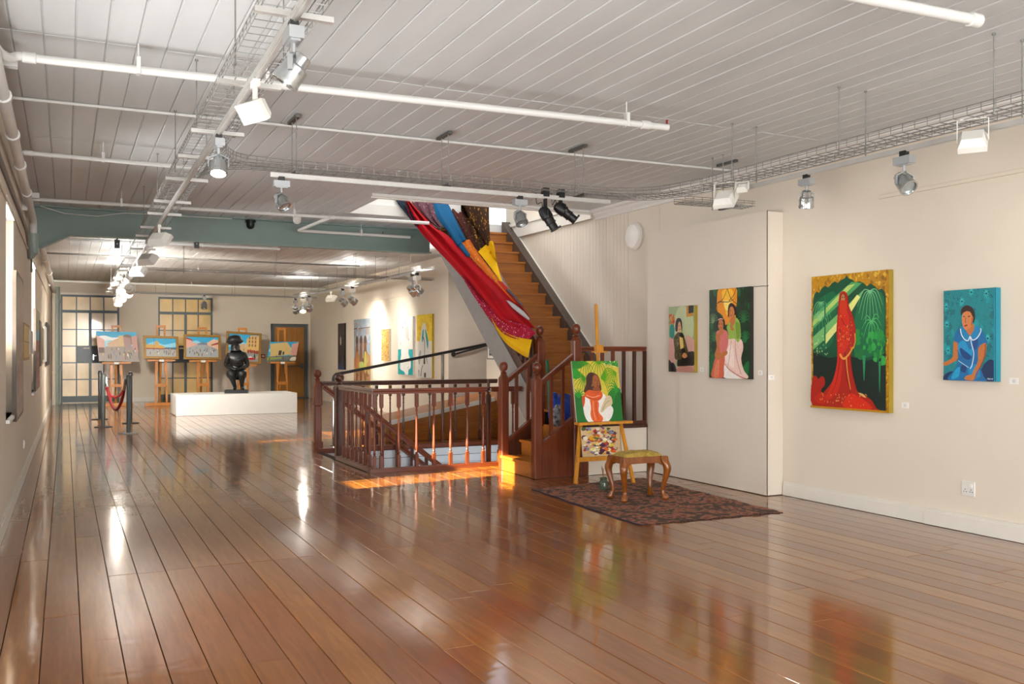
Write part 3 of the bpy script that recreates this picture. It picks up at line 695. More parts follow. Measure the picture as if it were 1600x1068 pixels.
tray_corner((5.0, 7.2, TZ), [(4.35, 7.42, TZ), (4.75, 7.35, TZ), (5.05, 7.1, TZ), (5.17, 6.55, TZ)], [(4.35, 7.63, TZ), (5.1, 7.58, TZ), (5.38, 7.2, TZ), (5.46, 6.55, TZ)], 'curved wire tray bend over the partition')
trr = wire_tray('cable_tray', (5.315, 6.62, TZ), (5.30, 2.4, TZ), .29, 'wire cable tray and track along the right wall', rods=[(x, (-1, 1)) for x in (.40, 1.62, 2.88)], bars=[], track=(-.13, -.045, .25, 4.2), side=.06)
# unistrut hangers over the cross tray
for k, (px, py) in enumerate(((459, 187), (694, 212), (903, 232), (1136, 255))):
    c = onZ(px, py, ZC-.02); lab = ['unistrut hanger nearest the left track', 'second unistrut hanger left of the curtain top', 'third unistrut hanger above the black spotlights', 'rightmost unistrut hanger by the right tray bend'][k]
    h = thing('tray_hanger', c, lab, 'hanger', 'unistrut hangers on the ceiling')
    a = MB(); a.bar(c-Vector((0, .15, 0)), c+Vector((0, .15, 0)), .04, .025); a.build('ceiling_channel', 'zinc_dark', h)
    a = MB(); a.bar((c.x, c.y-.15, TZ-.015), (c.x, c.y+.12, TZ-.015), .04, .022); a.build('tray_channel', 'zinc_dark', h)
    for dy in (-.1, .06): a = MB(); a.tube([(c.x, c.y+dy, TZ-.02), (c.x, c.y+dy, ZC-.02)], .0045, 6); a.build('rod', 'zinc', h)

# far right tray, cross conduits
wire_tray('cable_tray', (5.78, 25.2, TZ), (5.95, 15.6, TZ), .26, 'distant wire tray along the right side beyond the beam', rods=[(x, (-1, 1)) for x in (1, 2.6, 4.2, 5.6, 7, 8.4)], bars=[2, 5, 8], track=(.10, -.045, 0, 9.3), pitch=.13)
wire_tray('cable_tray', (1.2, 18.05, TZ), (7.0, 18.05, TZ), .16, 'distant thin wire tray crossing beyond the green beam', rods=[(x, (1, -1)) for x in (.8, 2.5, 4.1)], bars=[], pitch=.16, side=.04, rw=.003)
wire_tray('cable_tray', (1.3, 24.7, TZ-.05), (6.2, 24.7, TZ-.05), .12, 'farthest thin wire tray crossing near the end wall', rods=[(x, (1,)) for x in (1, 2.7, 4)], bars=[], pitch=.2, side=.03, rw=.004)
t = thing('batten_light', (3.1, 27.6, 3.13), 'white batten light hanging before the far windows', 'light')
MB().box(1.75, 4.95, 27.57, 27.63, 3.125, 3.155).build('batten', 'pipe_white', t)
for x in (2.3, 4.4): a = MB(); a.tube([(x, 27.6, 3.15), (x, 27.6, ZC)], .006, 6); a.build('rod', 'zinc', t)

# ---- sprinkler pipes and conduits
def pipe(name, pts, r, label, m='pipe_white', clips=(), ends=(), cat='pipe', collars=(), group=None):
    t = thing(name, pts[0], label, cat, group); b = MB(); b.tube(pts, r, 12); b.build('pipe', m, t)
    for c in clips:
        c = Vector(c); e = MB(); e.box(c.x-.012, c.x+.012, c.y-r-.004, c.y+r+.004, c.z-r-.003, c.z+r+.05); e.tube([(c.x, c.y, c.z+r), (c.x, c.y, ZC-.003)], .005, 6); e.build('pipe_clip', m, t)
    for c, ax in collars:
        e = MB(); e.lathe([(r*1.05, -.04), (r*1.3, -.035), (r*1.3, .035), (r*1.05, .04)], 12, c, ax); e.build('collar', m, t)
    for c in ends:
        c = Vector(c); e = MB(); e.tube([(c.x, c.y, c.z+.02), (c.x, c.y, c.z+.055)], .008, 8); e.lathe([(.013, 0), (.013, .003)], 10, (c.x, c.y, c.z+.055)); e.build('sprinkler_head', 'red_metal', t)
    return t
zp = 3.30
pipe('sprinkler_pipe', crom([(-.36, 5.95, 3.24), (-.34, 6.1, 3.245), (-.30, 6.26, 3.27), (-.25, 6.31, zp), (-.12, 6.32, zp)], 4)+[(4.36, 6.02, zp)], .027, 'long white sprinkler pipe nearest the camera', clips=[(.42, 6.28, zp), (1.22, 6.23, zp), (3.98, 6.045, zp)], ends=[(4.35, 6.02, zp)], collars=[((-.2, 6.318, zp), (1, 0, 0)), ((4.15, 6.03, zp), (1, 0, 0))])
pipe('conduit', [(-.36, 7.99, 3.452), (6.55, 7.78, 3.452)], .013, 'thin white conduit fixed across the ceiling boards')
pipe('sprinkler_pipe', [(-.37, 9.36, zp), (1.4, 9.42, zp)], .02, 'short white pipe crossing left of the cable tray', clips=[(.32, 9.39, zp)], collars=[((-.3, 9.36, zp), (1, 0, 0))])
pipe('sprinkler_pipe', [(-.40, 12.2, zp), (4.6, 12.01, zp)], .023, 'white pipe crossing just before the green beam', clips=[(.62, 12.16, zp), (2.72, 12.08, zp)], collars=[((3.22, 12.06, zp), (1, 0, 0))])
pipe('sprinkler_pipe', [(3.22, 12.08, zp), (3.12, 13.55, zp), (3.2, 13.62, zp), (4.9, 13.62, zp)], .023, 'white branch pipe running along the green beam', clips=[(4.1, 13.62, zp)], ends=[(4.45, 13.62, zp)])
pipe('sprinkler_pipe', [(-.38, 16.3, zp), (3.4, 16.2, zp)], .022, 'white pipe behind the green beam with drop end', clips=[(.5, 16.28, zp), (2.1, 16.24, zp)], ends=[(3.4, 16.2, zp)])
pipe('conduit', [(-.38, 19.4, 3.36), (5.8, 19.4, 3.36)], .018, 'conduit across the far ceiling nearest the beam', m='zinc')
pipe('sprinkler_pipe', [(-.38, 26.2, zp), (6.8, 26.2, zp)], .03, 'farthest white pipe in front of the end wall', clips=[(1.2, 26.2, zp), (3.1, 26.2, zp)])
pipe('conduit', [(2.4, 21.6, 3.3), (3.9, 21.6, 3.3), (4.9, 21.6, 3.3)], .02, 'short white conduit length on the far ceiling', clips=[(2.7, 21.6, 3.3), (4.6, 21.6, 3.3)])
mainp = pipe('main_pipe', [(-.37, 3, 3.19), (-.37, 13.0, 3.19)]+crom([(-.37, 13.0, 3.19), (-.37, 13.2, 3.18), (-.37, 13.29, 3.1), (-.37, 13.3, 2.98)], 5)[1:], .042, 'large white sprinkler main along top of left wall', collars=[((-.37, y, 3.19), (0, 1, 0)) for y in (6.9, 8.1, 9.4, 11.0)])
pipe('drop_pipe', [(-.37, 13.3, 3.02), (-.37, 13.3, 2.78), (-.40, 13.34, 2.75), (-.44, 13.36, 2.75)], .06, 'grey green pipe dropping beside beam end', m='green_pipe')
pipe('main_pipe', [(-.35, 14.1, 3.15), (-.27, 28.2, 3.15)], .05, 'far white pipe along left wall beyond the beam', collars=[((-.35+.0057*(y-14.1), y, 3.15), (0, 1, 0)) for y in (16, 18.3, 21.5)])
pipe('drop_pipe', [(-.22, 28.55, .004), (-.22, 28.55, 3.3)], .085, 'thick grey green downpipe in far left corner', m='green_pipe', collars=[((-.22, 28.55, 1.05), (0, 0, 1)), ((-.22, 28.55, 2.9), (0, 0, 1))])
pipe('drop_pipe', [(-.285, 28.2, .004), (-.285, 28.2, 3.1)], .05, 'thinner cream downpipe beside the corner pipe', m='wall_paint', collars=[((-.285, 28.2, .9), (0, 0, 1))])
for k, (y, z) in enumerate(((6.55, 3.24), (11.9, 3.22), (19.2, 3.18), (24.8, 3.18))):
    t = thing('pipe_bracket', (xl(y), y, z), ['white pipe bracket near left picture edge', 'white pipe bracket just before the beam', 'pale pipe bracket past the beam', 'pale pipe bracket in the far corner'][k], 'bracket', 'brackets of left pipe')
    a = MB(); a.box(xl(y), -.27, y-.03, y+.03, z+.05, z+.11); a.build('arm', 'pipe_white', t); a = MB(); a.box(xl(y), xl(y)+.05, y-.03, y+.03, z-.10, z+.05); a.build('leg', 'pipe_white', t)
pipe('conduit', [(xl(3)+.02, 3, 2.97), (xl(12.5)+.02, 12.5, 2.97), (xl(13)+.02, 13.0, 2.86), (xl(13.2)+.02, 13.2, 2.7)], .018, 'grey cable conduit along the near left wall', m='zinc')
pipe('conduit', [(xl(3)+.012, 3, 2.80), (xl(27)+.012, 27, 2.80)], .008, 'slim picture hanging rail along the left wall', m='wall_paint')
pipe('cable', [(-.3, 13.80, 3.45), (0, 13.80, 3.37), (.4, 13.80, 3.36), (.75, 13.80, 3.43), (2.2, 13.8, 3.44)], .007, 'loose white cable sagging along the green beam')
pipe('conduit', [(xl(13.7)+.03, 13.7, 2.55), (xl(13.7)+.03, 13.72, 2.9), (xl(13.8)+.03, 13.76, 3.3)], .012, 'bundle of grey cables beside the beam haunch', m='zinc_dark')
pipe('sprinkler_pipe', [(3.3, 3.39, zp), (4.42, 3.33, zp), (4.46, 3.33, zp)], .03, 'white pipe end at the top right picture edge', clips=[(3.45, 3.38, zp)], collars=[((4.44, 3.33, zp), (1, 0, 0))])

# small ceiling fittings
def dome(px, py, label, m, Y=13.83):
    c = onY(px, py, Y-.03); t = thing('ceiling_camera', (c.x, Y, c.z), label, 'camera'); b = MB(); b.lathe([(.075, .05), (.075, .085)], 14, (c.x, Y, c.z)); b.build('mount', m, t)
    b = MB(); b.lathe([(.005, -.05), (.03, -.045), (.05, -.025), (.058, 0), (.06, .05)], 14, (c.x, Y, c.z)); b.build('dome', m, t)
dome(392, 352, 'black dome camera on the green beam', 'black_metal', 13.86)
dome(465, 344, 'small white smoke detector before the green beam', 'lamp_white', 13.1)
for px, lab in ((183, 'small black loudspeaker under beam left of tray'), (307, 'small black loudspeaker under beam right of tray')):
    c = onY(px, 381, 13.95); t = thing('loudspeaker', c, lab, 'loudspeaker', 'loudspeakers hung from the beam'); MB().box(c.x-.035, c.x+.035, c.y-.03, c.y+.03, c.z-.06, c.z+.06).build('cabinet', 'black_plastic', t)
    b = MB(); b.tube([(c.x, c.y, c.z+.05), (c.x, c.y, 3.1)], .012, 6); b.build('bracket', 'black_metal', t); b = MB(); b.lathe([(.009, 0), (.006, .004)], 8, (c.x, c.y-.03, c.z), (0, -1, 0)); b.build('badge', 'paper_white', t)
c = onX(993, 369, XR-.012); t = thing('wall_light', c, 'round white bulkhead wall light above partition corner', 'light')
b = MB(); b.lathe([(.185, 0), (.185, .035), (.165, .05)], 28, (XR-.001, c.y, 3.0), (-1, 0, 0)); b.build('rim', 'white_trim', t); b = MB(); b.lathe([(.164, .045), (.15, .075), (.1, .1), (.03, .112), (.0, .113)], 28, (XR, c.y, 3.0), (-1, 0, 0)); b.build('diffuser', 'blind_white', t)

# ================================================================ TRACK LAMPS
def aim_frame(d):
    z = Vector(d).normalized(); x = z.cross(Vector((0,0,1)));  x = x.normalized() if x.length > 1e-4 else Vector((1,0,0)); return x, z.cross(x), z
def spot_round(at, d, label, lit=0, along=(0,1,0), m='lamp_grey', drum='lamp_silver', s=1.0, group='round track spotlights', drop=.2, lens='lens_lit'):
    at = Vector(at); t = thing('track_spotlight', at, label, 'spotlight', group); al = Vector(along); up = Vector((0,0,1))
    a = MB(); a.bar(at-al*.025*s+up*-.012, at+al*.025*s+up*-.012, .036*s, .035*s); a.build('adapter', 'black_plastic', t)
    c = at-up*.055*s; a = MB(); a.bar(c-al*.065*s, c+al*.065*s, .062*s, .05*s); a.bar(c-al*.05*s-up*.028*s, c+al*.05*s-up*.028*s, .04*s, .01*s); a.build('gear_box', m, t)
    x, y, z = aim_frame(d); hc = at-up*drop*s
    a = MB(); a.tube([c-up*.02*s, hc+up*.075*s], .011*s, 8)
    for sg in (-1, 1): a.bar(hc+up*.07*s+x*sg*.01, hc+x*.063*s*sg+up*.045*s, .022*s, .006*s, x); a.bar(hc+x*.064*s*sg+up*.05*s, hc+x*.064*s*sg-up*.012*s, .022*s, .006*s, x)
    a.build('yoke', m, t)
    a = MB(); a.lathe([(.028*s, -.075*s), (.036*s, -.07*s), (.038*s, -.03*s), (.053*s, -.02*s), (.055*s, .0), (.057*s, .045*s), (.06*s, .05*s), (.06*s, .065*s), (.052*s, .066*s), (.05*s, .05*s)], 22, hc, z); o = a.build('lamp_head', drum, t)
    a = MB(); a.lathe([(.05*s, .047*s), (.045*s, .052*s), (.0, .056*s)], 20, hc, z); a.build('lens', lens if lit else 'lens_off', o)
    if lit: light('lamp_beam', 'SPOT', hc+z*.075*s-at, z, lit, (1, .93, .82), t, spot_size=math.radians(112 if at.y < 14 else 128), spot_blend=.8, shadow_soft_size=.05)
    if lit and at.y > 14: light('ceiling_fill', 'SPOT', Vector((0, 0, -.03)), (0, 0, 1), (LP*2.0), (1, .96, .90), t, spot_size=math.radians(168), spot_blend=.5, shadow_soft_size=.12)  # upward fill added at the far lit heads to brighten the ceiling
    return t
def spot_flood(at, d, label, lit=0, along=(0,1,0), w=.19, h=.10, dp=.07, m='lamp_white', lens=None, arm=.09, group='white flood lamps', two=False):
    at = Vector(at); t = thing('track_floodlight', at, label, 'floodlight', group); up = Vector((0,0,1)); x, y, z = aim_frame(d); hc = at-up*(arm+.07)
    a = MB()
    if two:
        for sg in (-1, 1): a.bar(hc+x*sg*(w/2+.006)+up*(arm+.05), hc+x*sg*(w/2+.006)-up*.01, .004, .03, y)
        a.bar(hc-x*(w/2+.006)+up*(arm+.05), hc+x*(w/2+.006)+up*(arm+.05), .03, .006)
    else:
        al = Vector(along); a.bar(at-al*.05+up*-.02, at+al*.05+up*-.02, .035, .035); a.tube([at-up*.03, hc+up*.02], .014, 8)
    a.build('bracket', m, t)
    a = MB(); A = [(-w/2, -h/2), (w/2, -h/2), (w/2, h/2), (-w/2, h/2)]; k = .72
    fr = [hc+x*u+y*v+z*dp*.5 for u, v in A]; bk = [hc+x*u*k+y*v*k-z*dp*.5 for u, v in A]; md = [hc+x*u+y*v+z*dp*.1 for u, v in A]; inr = [hc+x*u*.88+y*v*.82+z*dp*.5 for u, v in A]; ind = [hc+x*u*.86+y*v*.8+z*dp*.38 for u, v in A]
    a.grid([bk, md, fr, inr, ind], closed=True); a.add(bk, [(3,2,1,0)]); a.add(ind, [(0,1,2,3)]); o = a.build('housing', m, t, smooth=20)
    a = MB(); a.add([hc+x*u*.86+y*v*.8+z*dp*.40 for u, v in A], [(0,1,2,3)]); a.build('lens', lens or ('lens_lit' if lit else 'lens_green'), o)
    if lit: light('lamp_beam', 'SPOT', hc+z*(dp*.5+.02)-at, z, lit, (1, .93, .82), t, spot_size=math.radians(130 if at.y < 12 else 100), spot_blend=.9, shadow_soft_size=.07)
    return t
LP = 34
def on_track(px, py, tr, drop=0.0):
    (x0, y0), (x1, y1), zb = tr
    best = None
    for i in range(401):
        t = i/400; p = Vector((lerp(x0, x1, t), lerp(y0, y1, t), zb)); D = p.x*SN+p.y*CS
        q = 800+FPX*(p.x*CS-p.y*SN)/D; r = HZ-FPX*(p.z-CH)/D; e = (q-px)**2*(3 if abs(x1-x0) > 1 else 1)+(r-py)**2
        if best is None or e < best[0]: best = (e, p)
    return best[1]
TL1 = ((.89, 3.3), (.98, 13.2), TZ-.064); TL2 = ((1.005, 13.25), (1.08, 24.75), TZ-.084); TX = ((1.52, 7.574), (4.76, 7.524), TZ-.068)
TR1 = ((5.444, 6.37), (5.43, 2.42), TZ-.064); TF = ((5.68, 25.2), (5.85, 15.9), TZ-.064)
zt_ = TZ-.064
spot_round(on_track(452, 30, TL1), (-.55, .25, -.8), 'large silver spotlight topmost on left track', s=1.05)
c = on_track(399, 125, TL1); spot_flood(c, (-.75, -.35, -.55), 'lit white flood lamp second on left track', lit=LP*1.4, w=.20, h=.11)
spot_round(on_track(337, 208, TL1), (-.1, -.35, -.9), 'lit silver spotlight third on left track', lit=LP*1.2, drum='lamp_silver')
spot_round(on_track(440, 284, TX), (.35, -.45, -.8), 'silver spotlight under the cross tray left part', along=(1, 0, 0))
for k, (px, py, lit) in enumerate(((233, 348, 1), (215, 382, 0), (204, 406, 1))):
    c = on_track(px-3, py-9, TL1 if k == 0 else TL2); spot_flood(c, (.55, .5, -.65) if k != 2 else (.5, .6, -.6), ['white flood lamp on left track beneath the beam', 'second white flood lamp just past the beam', 'third white flood lamp past the beam'][k], lit=LP*1.5*lit, w=.26, h=.15, dp=.1)
for k, (px, py, lit) in enumerate(((190, 424, 1), (193, 436, 1), (190, 448, 1), (178, 452, 1))):
    c = on_track(px, py-8, TL2); spot_round(c, ((.25, .85, -.22) if k == 0 else (.45, .85, -.28) if k == 1 else (.05, .9, -.4)) if k != 3 else (-.05, -.45, -.85), lens='lens_bright' if k == 3 else 'lens_lit', label=['distant spotlight nearest on far left track', 'distant spotlight second on far left track', 'distant spotlight third on far left track', 'lit spotlight at the end of far left track'][k], lit=LP*((13, 11, 10, 2.5)[k])*lit, m='lamp_white', drum='lamp_white', s=1.5, group='spotlights on the far left track')
spot_round(on_track(813, 306, TX), (.1, -.5, -.8), 'clear silver spotlight beside the stair opening', along=(1, 0, 0), drum='lamp_silver')
# right track
spot_round(on_track(1258, 267, TR1), (.25, .3, -.9), 'small grey spotlight over the tall red painting', s=1.0)
spot_round(on_track(1412, 232, TR1), (-.1, -.55, -.55), 'round grey spotlight facing camera on right track', s=1.1)
c = onZ(1520, 186, TZ+.0); spot_flood((c.x, c.y, c.z+.02), (.55, .35, -.75), 'large white flood lamp near right picture edge', w=.17, h=.15, dp=.09, two=True, lit=LP*.6, lens='lens_green')
c = onZ(1133, 282, TZ+.02); spot_flood((c.x, c.y, c.z), (.6, .3, -.7), 'white flood lamp over the partition', w=.19, h=.17, dp=.09, two=True, lit=LP*.6, lens='lens_green')
c = onZ(1160, 281, TZ); spot_flood((c.x, c.y, c.z), (.6, .3, -.7), 'small white flood lamp tucked behind the partition lamp', w=.1, h=.07, dp=.05, arm=.0, two=True)
# far right track
for k, (px, py, lit, ty) in enumerate(((658, 410, 1, 0), (641, 416, 0, 0), (549, 444, 1, 0), (534, 449, 0, 0), (515, 450, 1, 1), (470, 452, 1, 0), (481, 457, 0, 0), (459, 458, 0, 0))):
    c = on_track(px, py-4, TF); lab = ['lit lamp at near end of far right track', 'grey lamp beside the near lit one on far right track', 'lit lamp shining onto the far right wall', 'dark spotlight between two lit far right lamps', 'white flood lamp on far right track', 'brightest lamp near the far right corner', 'grey spotlight right of the brightest corner lamp', 'grey spotlight left of the brightest corner lamp'][k]
    if ty: spot_flood(c, (.7, .3, -.6), lab, lit=LP*7*lit, w=.3, h=.16, dp=.1, group='lamps on the far right track')
    else: spot_round(c, (.75, .25, -.6) if k < 4 else ((.3, .75, -.6) if k != 5 else (-.1, -.45, -.85)), lab, lens='lens_bright' if k == 5 else 'lens_lit', lit=LP*((2.2, 0, 2.2, 0, 0, 2.5, 0, 0)[k])*lit, s=1.5, m='lamp_white' if lit else 'lamp_grey', group='lamps on the far right track')
spot_round(Vector((3.62, 27.6, 3.125)), (-.1, -.3, -.9), 'small grey spotlight under the far batten', s=1.5, group='lamps on the far right track')
# black theatre spots
for k, (px, py, hx, hy, d) in enumerate(((852, 302, 856, 340, (.45, -.25, -.85)), (876, 297, 882, 331, (.75, -.25, -.6)))):
    c = onY(px, py, 7.54); c.z = TZ-.02; hc = onY(hx, hy, c.y-.02); t = thing('theatre_spotlight', c, ['black theatre spotlight on left of the pair', 'black theatre spotlight on right of the pair'][k], 'spotlight', 'black theatre spotlights')
    b = MB(); b.box(c.x-.03, c.x+.03, c.y-.03, c.y+.03, c.z-.03, c.z+.05); b.build('clamp', 'black_metal', t)
    b = MB(); b.bar((c.x, c.y, c.z+.02), (c.x, c.y, hc.z+.09), .028, .028, (0, 1, 0)); b.build('drop_arm', 'black_metal', t)
    x, y, z = aim_frame(d)
    b = MB()
    for sg in (-1, 1): b.tube([Vector((c.x, c.y, hc.z+.09)), hc+x*sg*.062+Vector((0,0,.06)), hc+x*sg*.062], .006, 6)
    b.build('yoke', 'black_metal', t)
    b = MB(); b.lathe([(.02, -.115), (.045, -.10), (.056, -.06), (.056, .0), (.046, .01), (.046, .05), (.05, .055), (.05, .065), (.04, .07), (.04, .12), (.046, .125), (.046, .135), (.036, .135), (.03, .12)], 18, hc, z); o = b.build('lamp_head', 'black_metal', t)
    b = MB(); b.lathe([(.035, .118), (.02, .124), (0, .126)], 14, hc, z); b.build('lens', 'lens_off', o)
    b = MB(); b.lathe([(.012, 0), (.012, .02)], 8, hc+x*.062, x); b.lathe([(.01, 0), (.01, .02)], 8, hc+z*.13+y*-.045, -y); b.build('knob', 'black_plastic', t)
    b = MB(); b.tube(crom([c+Vector((-.1, 0, 0)), c+Vector((-.09, 0, -.1)), hc-z*.11+Vector((0,0,.05)), hc-z*.1], 6), .004, 6); b.build('cable', 'black_plastic', t)
# ================================================================ PAINTING HELPERS
def paint(parent, O, U, V, Nn, shapes, name='picture', z0=.0008, dz=.00003):
    """flat painted shapes: O bottom-left corner of the picture, U and V its full width and height, Nn towards the viewer"""
    O, U, V, Nn = Vector(O), Vector(U), Vector(V), Vector(Nn).normalized(); b = MB(); asp = U.length/V.length
    def P(u, v, k): return O+U*u+V*v+Nn*(z0+dz*k)
    for k, sh in enumerate(shapes):
        t, c = sh[0], rgb(sh[1])
        if t == 'p' or t == 's':
            pts = [(q[0], q[1]) for q in sh[2]]
            if t == 's': pts = [(q.x, q.y) for q in crom([(a, c_, 0) for a, c_ in pts], 5, True)]
            pts = [(min(1, max(0, a)), min(1, max(0, c_))) for a, c_ in pts]
            b.add([P(u, v, k) for u, v in pts], [tuple(range(len(pts)))], c)
        elif t == 'e':
            cx, cy, rx, ry = sh[2:6]; n = 20
            b.add([P(min(1, max(0, cx+rx*math.cos(6.2832*i/n))), min(1, max(0, cy+ry*math.sin(6.2832*i/n))), k) for i in range(n)], [tuple(range(n))], c)
        elif t == 'l':
            pts, w = sh[2], sh[3]; cp = crom([(a, c_, 0) for a, c_ in pts], 5); w1 = sh[4] if len(sh) > 4 else w
            L, R = [], []
            for i, q in enumerate(cp):
                d = cp[min(i+1, len(cp)-1)]-cp[max(i-1, 0)]; dx, dy = d.x*asp, d.y; l = math.hypot(dx, dy) or 1; ww = lerp(w, w1, i/(len(cp)-1))/2
                nx, ny = -dy/l*ww/asp, dx/l*ww; L.append((q.x+nx, q.y+ny)); R.append((q.x-nx, q.y-ny))
            cl = lambda a: min(1, max(0, a))
            b.grid([[P(cl(x), cl(y), k) for x, y in L], [P(cl(x), cl(y), k) for x, y in R]], c)
    return b.build(name, OIL, parent, smooth=0, recalc=False)
def rect(c, u0=0, v0=0, u1=1, v1=1): return ('p', c, [(u0,v0),(u1,v0),(u1,v1),(u0,v1)])
def fronds(cx, cy, n, r, a0, a1, c, w=.012, droop=.25):
    out = []
    for i in range(n):
        a = math.radians(lerp(a0, a1, i/max(1, n-1))); x, y = cx+r*math.cos(a), cy+r*math.sin(a)
        out.append(('l', c, [(cx, cy), (lerp(cx, x, .5), lerp(cy, y, .5)+r*.12), (x, y-r*droop)], w, .002))
    return out
def specks(n, cols, u0, u1, v0, v1, s, seed=1, asp=1.0):
    rr = random.Random(seed); o = []
    for i in range(n):
        x, y = rr.uniform(u0, u1), rr.uniform(v0, v1); a = rr.uniform(.4, 1.3)*s; q = rr.uniform(0, 6.28)
        pts = [(x+a*rr.uniform(.5, 1.2)*math.cos(q+k*1.05), y+a*asp*rr.uniform(.5, 1.2)*math.sin(q+k*1.05)) for k in range(6)]
        o.append(('p', cols[i % len(cols)], pts))
    return o
def wall_canvas(name, X, y0, y1, z0, z1, d, shapes, label, edge, cat='painting', nx=-1, group=None):
    """stretched canvas on a wall facing -X (nx=-1) or +X; picture left edge at larger Y when nx=-1"""
    xf = X+nx*d; t = thing(name, (X, (y0+y1)/2, z0), label, cat, group)
    b = MB(); b.box(min(X+nx*.001, xf), max(X+nx*.001, xf), y0, y1, z0, z1); b.build('canvas', edge, t, smooth=0)
    if nx < 0: paint(t, (xf, y1, z0), (0, y0-y1, 0), (0, 0, z1-z0), (-1, 0, 0), shapes)
    else: paint(t, (xf, y0, z0), (0, y1-y0, 0), (0, 0, z1-z0), (1, 0, 0), shapes)
    return t
def label_card(X, y, z, what, nx=-1, w=.075, h=.05):
    t = thing('label_card', (X, y, z), what, 'label', 'caption cards on the right wall'); b = MB(); b.box(X-.004, X, y-w/2, y+w/2, z-h/2, z+h/2); b.build('card', 'paper_white', t, smooth=0)
    b = MB()
    for k, (a, dz) in enumerate(((.3, .008), (.45, -.002), (.25, -.012))): b.add([(X-.0045, y+w*a/2, z+dz+.0015), (X-.0045, y-w*a/2, z+dz+.0015), (X-.0045, y-w*a/2, z+dz-.0015), (X-.0045, y+w*a/2, z+dz-.0015)], [(0,1,2,3)])
    b.build('print', 'print_grey', t, smooth=0)

# ================================================================ PAINTINGS ON THE RIGHT WALL
SK, SKD, HAIR = 'b9713f', '8d4a25', '2c150d'
